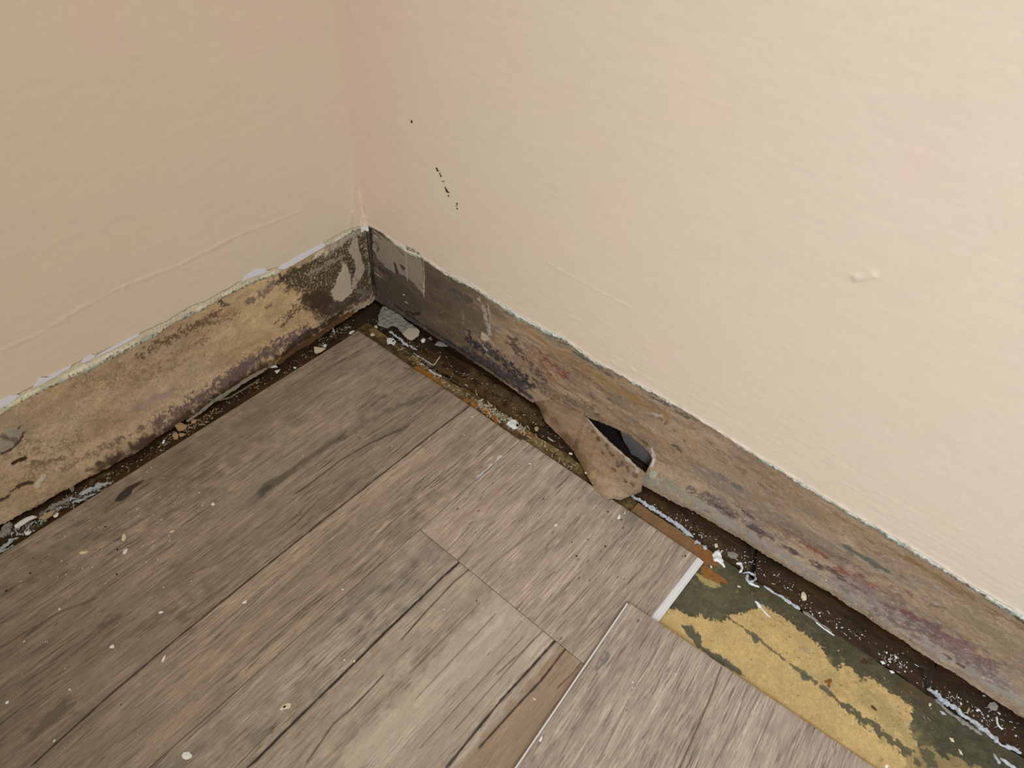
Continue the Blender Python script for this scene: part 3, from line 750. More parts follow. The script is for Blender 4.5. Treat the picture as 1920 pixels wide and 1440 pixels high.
def oak(s, g, seed, base, saw=0.0, fine=1.0):
    """printed oak grain running along the plank (U), mm"""
    X, Y = s.U, s.V
    s.C[:] = base
    w = 2.6 * fbm(X / 150, Y / 50, seed, 3) + 0.5 * fbm(X / 34, Y / 9, seed + 1, 2)
    y = Y + w
    s.tone(fbm(X / 240, y / 24, seed + 2, 3), 0.06, (0.95, 1.0, 1.08))
    s.tone(fbm(X / 55, y / 6, seed + 3, 3), 0.055, (0.95, 1.0, 1.05))
    s.tone(fbm(X / 20, y / 14, seed + 12, 3), 0.04)
    f1 = fbm(X / 30, y / 1.0, seed + 4, 4, 0.62)
    s.tone(f1, 0.095)
    f2 = fbm(X / 12, y / 0.55, seed + 5, 3, 0.65)
    s.tone(f2, 0.14 * fine)
    # short dark pores and pale flecks
    dk = sstep(0.34, 0.66, fbm(X / 18, y / 0.95, seed + 6, 3, 0.55)) * sstep(-0.3, 0.3, fbm(X / 90, y / 16, seed + 7, 2))
    s.C *= (1 - 0.22 * dk)[:, None]
    lt = sstep(0.34, 0.7, fbm(X / 14, y / 0.9, seed + 8, 3, 0.55))
    s.C += lt[:, None] * np.array((11, 10, 9))
    # long thin growth lines
    n = fbm(X / 230, y / 7.5, seed + 13, 3, 0.6)
    ln = (1 - sstep(0.0, 0.035, np.abs(n))) * sstep(-0.15, 0.35, fbm(X / 70, y / 12, seed + 14, 2))
    s.C *= (1 - 0.30 * ln)[:, None]
    n = fbm(X / 130, y / 3.6, seed + 15, 3, 0.6)
    l2 = (1 - sstep(0.0, 0.045, np.abs(n))) * sstep(-0.1, 0.4, fbm(X / 45, y / 5, seed + 16, 2))
    s.C *= (1 - 0.30 * l2)[:, None]
    ln = np.maximum(ln, l2)
    if saw:
        b = fbm(X / 7, y / 9, seed + 9, 2)  * sstep(-0.1, 0.4, fbm(X / 160, y / 45, seed + 10, 2) + 0.1)
        s.tone(b, saw)
    s.H += 0.04 * f1 - 0.07 * dk - 0.05 * ln
    s.R[:] = 0.50 + 0.06 * f1


def crack(s, P, r=0.5, col=(52, 44, 36), a=0.85, h=-0.15, seed=5):
    s.stroke(P, r * 1.7, col, a=a, soft=0.6, rag=0.30, f=0.25, h=h, seed=seed)
    s.stroke(P, r * 3.6, col, a=a * 0.22, soft=0.95, rag=0.6, f=0.2, seed=seed + 1)


PX = axis([(0.0, 0.0022), (0.50, 0.02), 1.15])


def plank_piece(name, xa, xb, ya, yb, seed, base, saw, painter, label, step=0.00036, xedge=None):
    xs = np.concatenate([[xa], PX[(PX > xa + 0.0008) & (PX < xb - 0.0008)], [xb]])
    n = int((yb - ya) / step)
    ys = np.linspace(ya, yb, n)
    X, Y = np.meshgrid(xs, ys, indexing='ij')
    if xedge is not None:        # slightly uneven cut end
        off = xedge(ys)
        X = X + off[None, :] * np.clip(1 - (xs - xa) / 0.03, 0, 1)[:, None]
    s = Skin(X * 1000, Y * 1000, pl_plank, base)
    oak(s, None, seed, base, saw)
    if painter: painter(s)
    Z = PT + s.H.reshape(X.shape) / 1000
    for ax in (0, 1):            # eased edges
        e = Z.take(0, ax) - 0.0004; e2 = Z.take(-1, ax) - 0.0004
        if ax == 0: Z[0] = e; Z[-1] = e2
        else: Z[:, 0] = e; Z[:, -1] = e2
    me = grid_mesh(name, np.stack([X, Y, Z], -1), M_wood, s.rgba(EP), skirt=(0, 0, -0.0048))
    return link(name, me, floor, label=label)


def paint_A(s):
    crack(s, [(60, 1435), (82, 1415), (140, 1362), (207, 1302), (330, 1198), (475, 1080), (600, 980), (750, 862), (818, 808), (855, 780), (884, 758)], 0.55, (50, 42, 34), 0.9)
    crack(s, [(752, 805), (692, 832), (635, 865), (590, 900), (555, 925)], 0.5, (62, 54, 44), 0.75)
    s.stroke([(760, 800), (700, 828)], 2.2, (70, 62, 50), a=0.35, soft=0.9)
    crack(s, [(600, 697), (640, 678), (677, 655), (692, 647)], 0.45, (84, 70, 56), 0.6)
    crack(s, [(0, 1215), (60, 1178), (107, 1150), (180, 1122)], 0.5, (74, 62, 48), 0.6)
    crack(s, [(330, 1085), (410, 1055), (470, 1015)], 0.4, (90, 76, 60), 0.5)
    # knot with a dark tail
    s.stroke([(488, 925), (505, 910), (560, 872), (640, 820)], 6, (72, 66, 54), a=0.55, soft=0.9, rag=0.8, f=0.12, sx=0.5)
    s.stroke([(488, 928), (500, 915)], 5, (62, 60, 52), a=0.6, soft=0.8, rag=0.5)
    s.stroke([(640, 822), (720, 772), (790, 745)], 5, (76, 68, 56), a=0.4, soft=0.9, rag=0.8, sx=0.5)
    s.stroke([(60, 1370), (100, 1345), (130, 1320)], 7, (74, 66, 52), a=0.45, soft=0.9, rag=0.9, sx=0.5)
    s.stroke([(190, 1180), (215, 1160)], 5, (76, 68, 54), a=0.5, soft=0.9, rag=0.9, sx=0.5)
    s.stroke([(280, 1180), (330, 1150), (345, 1160)], 5, (80, 72, 58), a=0.4, soft=0.9, rag=0.9, sx=0.5)
    s.stroke([(760, 690), (840, 700)], 4, (70, 66, 56), a=0.35, soft=0.9, rag=0.9)
    # grey dusty smear and scattered dirt on the left
    s.stroke([(110, 1030), (180, 980), (250, 950)], 20, (122, 116, 102), a=0.35, soft=1.0, rag=0.6, f=0.06)
    s.stroke([(130, 1060), (140, 1058)], 4, (150, 142, 126), a=0.5, soft=0.9, rag=0.8)
    s.stroke([(152, 1035), (165, 1034)], 3, (156, 146, 130), a=0.5, soft=0.9, rag=0.8)
    s.stroke([(300, 880), (360, 845)], 8, (128, 112, 94), a=0.3, soft=1.0)
    # worn white line along the joint with the next row
    for P, r in (([(898, 893), (925, 872), (945, 855)], 2.6), ([(870, 925), (876, 920)], 1.4), ([(840, 958), (856, 940), (862, 935)], 1.2), ([(818, 976), (835, 960)], 1.3), ([(750, 1052), (765, 1035), (785, 1010)], 2.4), ([(795, 1000), (805, 992)], 1.6)):
        s.stroke(P, r, (186, 184, 182), a=0.9, soft=0.5, rag=0.8, f=0.5, sx=0.5, speck=0.12, sf=1.2)
    for i, P in enumerate(([(752, 910), (749, 862)], [(757, 912), (752, 880)], [(764, 938), (771, 980)], [(797, 955), (799, 968)])):
        s.stroke(P, 0.45, (146, 122, 98), a=0.6, soft=0.8, rag=0.2)
    s.stroke([(668, 812), (676, 826)], 1.2, (84, 72, 58), a=0.5, soft=0.8)
    # pale sawn squares near the joint
    for i, c in enumerate([(700, 1150), (730, 1120), (660, 1200), (640, 1165), (600, 1215), (560, 1180), (690, 1090), (760, 1090), (520, 1260), (570, 1290)]):
        s.stroke([(c[0] - 12, c[1] + 10), (c[0] + 12, c[1] - 12)], 5, (166, 148, 128), a=0.30, soft=0.9, rag=0.9, seed=i)
    s.tone(-sstep(360, 540, s.U + 30 * fbm(s.U / 60, s.V / 12, 77, 3)), 0.17)  # soft cast shade painted into the tone, darker with growing U
    s.tone(sstep(204, 209, s.V + 2.5 * fbm(s.U / 60, s.V * 0, 78, 2)) * (1 - sstep(330, 480, s.U)), 0.07)
    s.spots(60, (0.3, 0.9), (60, 48, 38), 3, 0.5, where=lambda u, v: u > 300)


def paint_B1(s):
    s.stroke([(820, 1010), (880, 960), (960, 900)], 9, (166, 142, 118), a=0.3, soft=1.0)
    s.stroke([(1110, 930), (1160, 950), (1200, 985)], 8, (112, 106, 92), a=0.35, soft=1.0, rag=0.8, f=0.15)
    s.stroke([(1050, 1010), (1100, 975), (1140, 990)], 9, (128, 118, 102), a=0.35, soft=1.0, rag=0.8, f=0.15)
    for P in ([(960, 1150), (1010, 1095), (1040, 1072)], [(920, 1060), (990, 1005), (1020, 985)], [(1090, 1190), (1160, 1110), (1230, 1040)], [(1000, 1165), (1050, 1110), (1090, 1070)]):
        crack(s, P, 0.4, (104, 88, 74), 0.5)
    s.spots(26, (0.4, 0.8), (48, 38, 30), 8, 0.7)


def paint_B2(s):
    s.tone(-(1 - sstep(312, 326, s.V + 3 * fbm(s.U / 50, s.V / 9, 79, 2))), 0.09)
    s.tone(-sstep(330, 520, s.U + 20 * fbm(s.U / 60, s.V / 12, 80, 3)), 0.12)  # same soft shade carried on into this plank's colour
    # print strips of different tone that end at the joint
    s.fill([(858, 1055), (985, 1150), (640, 1460), (440, 1460)], (150, 132, 112), a=0.35, soft=3, rag=3, f=0.1)
    s.fill([(930, 1110), (952, 1130), (985, 1157), (800, 1345), (700, 1450), (610, 1450), (760, 1290)], (186, 172, 152), a=0.62, soft=4, rag=5, f=0.12)
    s.fill([(985, 1157), (1020, 1185), (830, 1450), (715, 1450)], (160, 142, 124), a=0.45, soft=3, rag=4, f=0.1)
    s.fill([(1050, 1208), (1100, 1250), (975, 1450), (850, 1450)], (140, 112, 84), a=0.6, soft=3, rag=3, f=0.1)
    s.stroke([(880, 1180), (960, 1130)], 1.6, (200, 186, 164), a=0.6, soft=0.8, rag=0.6, sx=0.4)
    s.stroke([(780, 1320), (880, 1220), (940, 1160)], 3.0, (198, 186, 166), a=0.55, soft=0.9, rag=0.9, sx=0.35)
    s.stroke([(650, 1430), (720, 1360), (800, 1280)], 3.5, (196, 184, 162), a=0.5, soft=0.9, rag=0.9, sx=0.35)
    s.stroke([(740, 1270), (765, 1245)], 4, (182, 168, 148), a=0.6, soft=0.6, rag=0.9, f=0.5)
    crack(s, [(866, 1050), (832, 1080), (775, 1135), (720, 1187), (676, 1232), (630, 1277), (560, 1345), (480, 1425), (462, 1440)], 0.7, (40, 34, 28), 0.95, h=-0.25)
    s.stroke([(700, 1195), (650, 1245), (600, 1290)], 0.6, (190, 178, 160), a=0.6, soft=0.6)
    crack(s, [(878, 1068), (850, 1092), (800, 1145), (752, 1200)], 0.45, (66, 56, 46), 0.75)
    crack(s, [(720, 1265), (687, 1300), (655, 1332), (625, 1357), (575, 1430)], 0.5, (78, 66, 54), 0.75)
    crack(s, [(1040, 1202), (1008, 1238), (977, 1272), (940, 1312), (905, 1355), (838, 1438)], 0.65, (44, 36, 28), 0.92)
    crack(s, [(1060, 1217), (1015, 1275), (965, 1328), (900, 1400)], 0.6, (50, 40, 30), 0.85)
    crack(s, [(1018, 1182), (975, 1225), (930, 1265)], 0.35, (80, 66, 52), 0.6)
    crack(s, [(1090, 1242), (1074, 1262), (1045, 1290)], 0.4, (88, 56, 36), 0.6)
    for i, P in enumerate(([(960, 1297), (905, 1350), (840, 1435)], [(930, 1150), (850, 1235), (780, 1310)], [(900, 1130), (830, 1200), (770, 1260)], [(980, 1195), (880, 1300), (790, 1400)], [(1000, 1200), (930, 1280), (850, 1370)])):
        crack(s, P, 0.32, (92, 78, 64), 0.55, seed=i)
    s.spots(20, (0.3, 0.6), (50, 40, 30), 9, 0.6)


def paint_L(s):
    s.stroke([(1120, 1256), (1128, 1248), (1138, 1228)], 2.4, (96, 92, 90), a=0.7, soft=0.8, rag=0.8, f=0.3)
    s.stroke([(1102, 1290), (1120, 1262)], 1.0, (112, 98, 84), a=0.6, soft=0.8)
    s.stroke([(1194, 1165), (1198, 1162)], 0.9, (60, 50, 42), a=0.8)
    crack(s, [(1352, 1252), (1335, 1300), (1310, 1360), (1292, 1400), (1270, 1450)], 0.45, (92, 76, 62), 0.75)
    for i, P in enumerate(([(1240, 1190), (1225, 1230), (1200, 1270), (1180, 1300)], [(1265, 1205), (1250, 1245), (1225, 1300)], [(1180, 1310), (1150, 1370), (1120, 1430)], [(1400, 1290), (1380, 1350), (1350, 1420)], [(1450, 1330), (1420, 1400), (1405, 1440)], [(1120, 1290), (1080, 1360), (1050, 1420)], [(1290, 1240), (1260, 1300)], [(1500, 1370), (1480, 1430)], [(1245, 1380), (1220, 1440)])):
        crack(s, P, 0.35, (116, 100, 86), 0.55, seed=20 + i)
    s.stroke([(1388, 1318), (1380, 1338)], 0.8, (200, 192, 182), a=0.7, soft=0.7)


YEL = (200, 169, 110)


def paint_old(s):
    U, V = s.U, s.V
    s.R[:] = 0.45
    s.tone(fbm(U / 30, V / 30, 501, 4), 0.16)
    s.tone(fbm(U / 4, V / 4, 502, 4), 0.12)
    s.fill([(1184, 930), (1330, 1020), (1345, 1060), (1312, 1052), (1180, 955)], (142, 104, 66), a=0.9, soft=1.5, rag=2, f=0.3)
    s.fill([(1300, 1012), (1330, 1025), (1350, 1062), (1318, 1058)], (140, 92, 44), a=0.9, soft=1.5, rag=2, f=0.3)
    YP = [(1225, 1168), (1240, 1150), (1252, 1138), (1277, 1145), (1300, 1160), (1312, 1151), (1320, 1160), (1355, 1165), (1365, 1155), (1410, 1145), (1430, 1134), (1452, 1147), (1490, 1173), (1530, 1203), (1546, 1225), (1556, 1244), (1572, 1258), (1580, 1243), (1600, 1256), (1615, 1276), (1630, 1268), (1650, 1282), (1668, 1300), (1688, 1306), (1712, 1330), (1706, 1367), (1724, 1405), (1710, 1450), (1640, 1480), (1400, 1330)]
    s.fill(YP, YEL, a=1.0, soft=0.35, rag=2.4, f=0.6, h=0.35, rough=0.6)
    s.tone(fbm(U / 12, V / 12, 505, 4) , 0.05)
    s.stroke([(1560, 1270), (1640, 1310), (1690, 1380)], 14, (164, 144, 92), a=0.6, soft=1.0, rag=0.9, f=0.15)
    s.spots(240, (0.25, 0.7), (128, 104, 58), 15, 0.75, where=lambda u, v: u > 45)
    s.spots(40, (0.6, 1.6), (140, 128, 92), 16, 0.6, where=lambda u, v: u > 50)
    s.fill([(1690, 1395), (1740, 1400), (1800, 1420), (1860, 1440), (1860, 1470), (1690, 1470)], (158, 134, 88), a=0.85, soft=1, rag=6, f=0.12, h=0.25)
    s.fill([(1720, 1400), (1745, 1405), (1760, 1432), (1740, 1445)], (86, 80, 56), a=0.9, soft=0.8, rag=3, f=0.3)
    s.fill([(1276, 1170), (1296, 1175), (1312, 1192), (1316, 1212), (1345, 1226), (1392, 1256), (1396, 1268), (1340, 1240), (1300, 1205)], (92, 90, 68), a=1, soft=0.6, rag=1.8, f=0.4, h=-0.35)
    s.fill([(1300, 1068), (1318, 1080), (1348, 1093), (1352, 1100), (1332, 1102), (1310, 1086)], (174, 152, 96), a=0.95, soft=0.7, rag=1.5, f=0.4)
    s.fill([(1311, 1058), (1326, 1062), (1352, 1080), (1366, 1094), (1346, 1092), (1318, 1080)], (150, 96, 40), a=0.95, soft=0.8, rag=1.5, f=0.4)
    s.stroke([(1500, 1215), (1515, 1220)], 3, (150, 138, 112), a=0.4, soft=0.9)
    # flaked line of the board joint
    s.stroke([(1360, 1154), (1405, 1185), (1440, 1212), (1500, 1258), (1547, 1292), (1600, 1340)], 1.5, (104, 94, 66), a=0.85, soft=0.5, rag=1.0, f=0.5, h=-0.3)
    s.stroke([(1580, 1322), (1635, 1360), (1690, 1402), (1720, 1425)], 3.2, (92, 86, 60), a=0.95, soft=0.4, rag=0.9, f=0.35, h=-0.3)
    s.fill([(1408, 1184), (1420, 1190), (1424, 1204), (1416, 1206), (1409, 1196)], (98, 96, 74), a=1, soft=0.5, rag=0.8)
    s.fill([(1500, 1262), (1508, 1258), (1522, 1270), (1518, 1277), (1504, 1274)], (98, 96, 74), a=1, soft=0.5, rag=0.8)
    s.stroke([(1545, 1290), (1560, 1302)], 2.6, (94, 90, 68), a=0.9, soft=0.5)
    s.stroke([(1548, 1279), (1556, 1276), (1554, 1286)], 1.6, (132, 72, 22), a=0.95, soft=0.5, rag=0.6)
    s.stroke([(1636, 1325), (1641, 1329)], 1.2, (86, 46, 18), a=0.95)
    s.stroke([(1430, 1112), (1442, 1118)], 1.8, (110, 66, 30), a=0.7)
    s.stroke([(1620, 1238), (1632, 1242)], 3, (64, 40, 22), a=0.8, rag=0.8)
    s.stroke([(1700, 1290), (1735, 1310)], 6, (96, 66, 34), a=0.6, soft=0.9, rag=0.9)
    s.stroke([(1700, 1308), (1730, 1335)], 1.4, (84, 70, 44), a=0.9)
    # dark damp rim against the skirting line
    s.stroke([(1360, 1060), (1420, 1095), (1560, 1190), (1740, 1300), (1920, 1440)], 4.5, (74, 66, 44), a=0.5, soft=0.9, rag=0.8, f=0.15)
    s.spots(130, (0.3, 0.9), (84, 68, 38), 11, 0.7)
    s.spots(60, (0.4, 1.2), (112, 108, 78), 12, 0.5)
    s.tone(fbm(U / 2.2, V / 2.2, 503, 3), 0.05)


def paint_ledge(s):
    U, V = s.U, s.V
    s.put(np.arange(U.size), sstep(0.1, 0.5, fbm(U / 5, V / 9, 513, 4)) * 0.6, (118, 98, 60))
    s.put(np.arange(U.size), sstep(0.2, 0.5, fbm(U / 4, V / 7, 514, 4)) * 0.7, (58, 42, 24))
    s.stroke([(790, 676), (812, 690), (840, 708), (866, 726)], 1.7, (12, 10, 9), a=0.95, soft=0.5, rag=0.5, h=-1.6)
    s.R[:] = 0.42
    s.tone(fbm(U / 8, V / 20, 511, 4), 0.28)
    s.tone(fbm(U / 2, V / 3, 512, 3), 0.18)
    s.fill([(690, 618), (712, 610), (730, 625), (722, 634), (705, 632)], (140, 116, 70), a=0.8, soft=1.5, rag=2)
    s.stroke([(770, 672), (800, 695), (815, 706)], 4, (140, 112, 60), a=0.6, soft=0.9, rag=0.9)
    s.stroke([(780, 690), (812, 710), (832, 722)], 4.0, (164, 102, 28), a=0.95, soft=0.6, rag=0.8, f=0.25)
    s.stroke([(838, 722), (862, 738)], 4, (124, 108, 74), a=0.8, soft=0.6, rag=0.8)
    s.stroke([(872, 748), (888, 758)], 5, (164, 98, 30), a=0.95, soft=0.5, rag=0.9, f=0.25)
    s.stroke([(902, 764), (932, 790)], 3.4, (166, 94, 28), a=0.95, soft=0.5, rag=0.7, f=0.25)
    s.stroke([(900, 755), (960, 790)], 4, (132, 110, 84), a=0.55, soft=0.8, rag=1.2, f=0.4)
    s.stroke([(975, 805), (1040, 840)], 5, (128, 88, 40), a=0.75, soft=0.8, rag=0.9)
    s.stroke([(1010, 825), (1095, 885)], 4.5, (126, 106, 56), a=0.75, soft=0.8, rag=0.9)


def paint_strip(s):
    U, V = s.U, s.V
    s.H -= 2.2 * (1 - sstep(2.0, 6.5, U + 1.2 * fbm(V / 9, U * 0, 524, 3))) * (1 - sstep(240, 300, V))
    s.R[:] = 0.42
    s.tone(fbm(U / 5, V / 40, 521, 4), 0.30)
    s.tone(fbm(U / 1.5, V / 9, 522, 3), 0.20)
    s.stroke([(760, 640), (830, 690), (900, 730), (980, 785)], 8, (96, 70, 38), a=0.8, soft=0.8, rag=0.7, f=0.15)
    s.stroke([(880, 700), (960, 745), (1010, 790)], 8, (104, 84, 56), a=0.65, soft=0.8, rag=0.7, f=0.15)
    s.stroke([(930, 765), (990, 805), (1060, 850)], 3, (110, 70, 32), a=0.6, soft=0.8, rag=0.6)
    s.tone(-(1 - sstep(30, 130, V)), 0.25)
    s.stroke([(700, 600), (690, 575)], 9, (50, 32, 16), a=0.7, soft=0.9)
    s.stroke([(800, 683), (865, 725)], 1.4, (14, 12, 10), a=0.9, soft=0.6, h=-1.5)
    s.stroke([(1215, 925), (1300, 985), (1390, 1040)], 5, (84, 58, 28), a=0.6, soft=0.8, rag=0.8)
    s.stroke([(1330, 1010), (1400, 1060), (1380, 1085)], 8, (76, 66, 44), a=0.7, soft=0.8, rag=0.7)
    s.stroke([(1405, 1022), (1410, 1055), (1412, 1090)], 1.8, (26, 20, 14), a=0.9, soft=0.6)
    s.stroke([(1450, 1075), (1560, 1160), (1700, 1250)], 8, (62, 46, 28), a=0.6, soft=0.9, rag=0.6)
    s.stroke([(1850, 1345), (1920, 1400)], 8, (54, 32, 16), a=0.6, soft=0.9)
    s.stroke([(1728, 1252), (1738, 1270), (1742, 1288)], 3.2, (20, 15, 10), a=0.85, soft=0.8, rag=0.6, h=-0.6)
    s.spots(160, (0.3, 0.8), (122, 96, 60), 13, 0.6)


def paint_gutter(s):
    U, V = s.U, s.V
    s.R[:] = 0.42
    s.tone(fbm(U / 30, V / 5, 531, 4), 0.30)
    s.tone(fbm(U / 4, V / 2, 532, 3), 0.22)
    s.stroke([(430, 760), (520, 715), (600, 660)], 5, (78, 54, 22), a=0.7, soft=0.9, rag=0.8)
    s.stroke([(180, 915), (240, 880), (300, 850)], 6, (72, 46, 18), a=0.7, soft=0.9, rag=0.8)
    s.stroke([(170, 900), (205, 885)], 3, (108, 94, 60), a=0.7, soft=0.8, rag=0.9)
    s.stroke([(60, 975), (130, 940), (200, 905)], 6, (128, 108, 84), a=0.7, soft=0.7, rag=1.0, f=0.3)
    s.stroke([(20, 1010), (60, 985)], 5, (98, 76, 50), a=0.6, soft=0.7, rag=1.0, f=0.3)
    s.stroke([(570, 690), (660, 640)], 5, (66, 46, 20), a=0.6, soft=0.9)
    s.spots(260, (0.25, 0.8), (128, 108, 74), 14, 0.7)


cutA = lambda y: np.interp(y * 1000, [35, 85, 133, 180, 225, 275], [0.2, 0.0, 0.4, -0.6, -0.3, 0.2]) / 1000 + 0.0003 * noise(y * 300, y * 0, 7)
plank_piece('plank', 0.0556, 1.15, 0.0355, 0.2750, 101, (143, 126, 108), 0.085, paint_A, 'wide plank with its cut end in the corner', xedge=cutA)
plank_piece('plank', 0.0530, 0.1912, 0.2754, 0.4706, 201, (160, 142, 125), 0.04, paint_B1, 'short plank with a white tongue')
plank_piece('plank', 0.1917, 1.15, 0.2754, 0.4706, 301, (167, 151, 133), 0.07, paint_B2, 'pale plank with long dark cracks')
# white tongue on the long side of the short plank
g = [(0.4706, 0.0046), (0.4736, 0.0046), (0.4740, 0.0041), (0.4744, 0.0038), (0.4762, 0.0040), (0.4767, 0.0034), (0.4767, 0.0016), (0.4706, 0.0012)]
xa, xb = 0.0525, 0.1905
V = [(x, y, z) for x in (xa, xb) for y, z in g]; nn = len(g)
F = [(i, (i + 1) % nn, nn + (i + 1) % nn, nn + i) for i in range(nn)] + [tuple(range(nn))[::-1], tuple(range(nn, 2 * nn))]
me = bpy.data.meshes.new('tongue'); me.from_pydata(V, [], F); me.materials.append(M_white_core); me.update()
link('tongue', me, floor, label='white plastic tongue of the short plank')

# ---- loose plank lying askew, its near edge on the laid row, its far edge on the old floor
A0 = on_floor((1180, 1130), 0.0112)
ang = math.radians(4.05)
ex = np.array([math.cos(ang), math.sin(ang), 0.0]); ey0 = np.array([-math.sin(ang), math.cos(ang), 0.0])
tilt = math.radians(1.55)
ey = ey0 * math.cos(tilt) + np.array([0, 0, -math.sin(tilt)])
ez = np.cross(ex, ey)
LW = 0.215
a = axis([(0.0, 0.0022), (0.30, 0.02), 0.85]); b = np.linspace(0.0, LW, int(LW / 0.00036))
Aa, Bb = np.meshgrid(a, b, indexing='ij')


def pl_loose(p):
    d = ray(p); t = ((A0 - CAM) @ ez) / (d @ ez); q = CAM + d * t - A0
    return ((q @ ex) * 1000, (q @ ey) * 1000)


s = Skin(Aa * 1000, Bb * 1000, pl_loose, (160, 142, 126))
oak(s, None, 401, (162, 145, 129), 0.06)
paint_L(s)
Hh = s.H.reshape(Aa.shape) / 1000
Hh[0] -= 0.0004; Hh[-1] -= 0.0004; Hh[:, 0] -= 0.0004; Hh[:, -1] -= 0.0004
LOC = Matrix((( ex[0], ey[0], ez[0], A0[0]), (ex[1], ey[1], ez[1], A0[1]), (ex[2], ey[2], ez[2], A0[2]), (0, 0, 0, 1)))
loose = link('loose_plank', grid_mesh('loose_plank', np.stack([Aa, Bb, Hh], -1), M_wood, s.rgba(EP), skirt=(0, 0, -0.0044)),
             label='loose grey-brown oak-look plank lying askew over the bare patch of old floor', cat='plank')
loose.matrix_world = LOC
me = box_mesh('groove_lip', (0.0008, -0.0016, -0.0026), (0.84, 0.0004, -0.0012), M_white_core)
lip = link('groove_lip', me, loose, label='thin white groove lip')

# ---- old floor under the planks: two boards and the stained ground where the skirting stood
JA = on_floor((1362, 1155)); JB = on_floor((1690, 1402))
xj = lambda y: JA[0] + (JB[0] - JA[0]) * (y - JA[1]) / (JB[1] - JA[1])


def ground_piece(name, X, Y, z0, base, painter, label, flipn=False, rel=0.5):
    s = Skin(X * 1000, Y * 1000, pl_floor, base)
    painter(s)
    Z = z0 + s.H.reshape(X.shape) / 1000 * 1.0 + rel * 0.0004 * fbm(X * 160, Y * 160, 5, 4)
    me = grid_mesh(name, np.stack([X, Y, Z], -1), M_ground, s.rgba(EG), skirt=(0, 0, -0.006), flip=flipn)
    return link(name, me, floor, label=label)


ya, yb = 0.40, 0.80
ys = np.arange(ya, yb, 0.0006)
k = np.linspace(0, 1, 220)
Y = np.repeat(ys[:, None], 220, 1)
xe = 0.0365 + 0.0006 * noise(ys * 120, ys * 0, 15)
X = xe[:, None] + (xj(ys)[:, None] - 0.00004 - xe[:, None]) * k[None]
ground_piece('old_floorboard', X, Y, -0.0003, (79, 75, 53), paint_old, 'green-stained old floorboard nearest the wall')
X = xj(ys)[:, None] + 0.00004 + (0.24 - xj(ys)[:, None]) * k[None]
ground_piece('old_floorboard', X, Y, -0.0003, (79, 75, 53), paint_old, 'yellow-painted old floorboard beside the loose plank')
# ledge of old covering between the skirting line and the planks
ys = np.arange(0.027, 0.40, 0.0006); k = np.linspace(0, 1, 60)
xe = 0.0362 + 0.0012 * fbm(ys * 60, ys * 0, 16, 3)
X = xe[:, None] + (0.075 - xe[:, None]) * k[None]
ground_piece('old_covering', X, np.repeat(ys[:, None], 60, 1), 0.0006, (92, 72, 40), paint_ledge, 'strip of old brown and orange covering beside the planks')
# ground under the former skirting: three lengths with open end joints
k = np.linspace(0, 1, 66)
for (y0, y1, bend) in ((-0.004, 0.5000, 1), (0.5030, 0.6545, 0), (0.6572, 0.86, 0)):
    ys = np.arange(y0, y1, 0.0006)
    xr = 0.0345 + 0.0012 * fbm(ys * 50, ys * 0, 18, 3)
    X = -0.006 + (xr + 0.006)[:, None] * k[None]
    Y = np.repeat(ys[:, None], 66, 1) + (X / 0.034) * (0.013 if y0 > 0.4 and y0 < .6 else 0.004 if y0 > .6 else 0.0)
    if bend: Y = Y + (X / 0.034) * 0.013 * np.clip((Y - 0.45) / 0.05, 0, 1)
    ground_piece('skirting_ground', X, Y, -0.0022, (54, 36, 17), paint_strip, 'dark wet strip where the skirting stood')
xs = np.arange(0.034, 0.56, 0.0006); k = np.linspace(0, 1, 66)
Xg = np.repeat(xs[:, None], 66, 1); Yg = np.repeat((-0.004 + 0.046 * k)[None], len(xs), 0)
ground_piece('skirting_ground', Xg, Yg, -0.0016, (52, 36, 16), paint_gutter, 'dark wet strip with debris along the left wall')

# ====================================================================== LOOSE FLAKES, SEALANT, CRUMBS
RNG = np.random.default_rng(7)
M_chip = mat_flat('white_paint_flake', (222, 221, 216), 0.6, 0.10, 900)
M_cream = mat_flat('cream_paint_flake', (212, 196, 164), 0.7, 0.12, 900)
M_grey = mat_flat('grey_plaster', (134, 128, 118), 0.85, 0.30, 420)
M_tan = mat_flat('tan_plaster', (176, 146, 108), 0.8, 0.15, 700)
M_seal = mat_flat('old_sealant', (174, 177, 179), 0.6, 0.42, 620)
M_bark = mat_flat('dark_sliver', (62, 52, 48), 0.8, 0.3, 700)
M_paper = mat_flat('grey_paper', (128, 120, 100), 0.9, 0.25, 500)
M_straw = mat_flat('straw_curl', (174, 162, 130), 0.7, 0.25, 700)
M_black = mat_flat('black_crumb', (38, 30, 24), 0.9)
ZS, ZL, ZO, ZC = -0.0020, -0.0013, -0.0001, 0.0008      # skirting strip, left strip, old floor, old covering
ZPk = PT - 0.0001


def ground(px, z):
    return on_floor(px, z) if z is not None else A0 + ex * pl_loose(px)[0] / 1000 + ey * pl_loose(px)[1] / 1000


def flake(name, label, P, z, mat, th=0.0007, dome=0.0004, tilt=0.0, cat='flake', group=None):
    pts = np.array([ground(p, z) for p in P])
    if tilt:
        c = pts.mean(0); d = pts - c
        pts[:, 2] += tilt * (d[:, 0] + 0.6 * d[:, 1]) + abs(tilt) * np.abs(d[:, :2]).max()
    c = pts.mean(0)
    me = chip_mesh(name, pts - c, (0, 0, 1), th, mat, dome)
    o = link(name, me, label=label, cat=cat, group=group)
    o.location = c
    return o


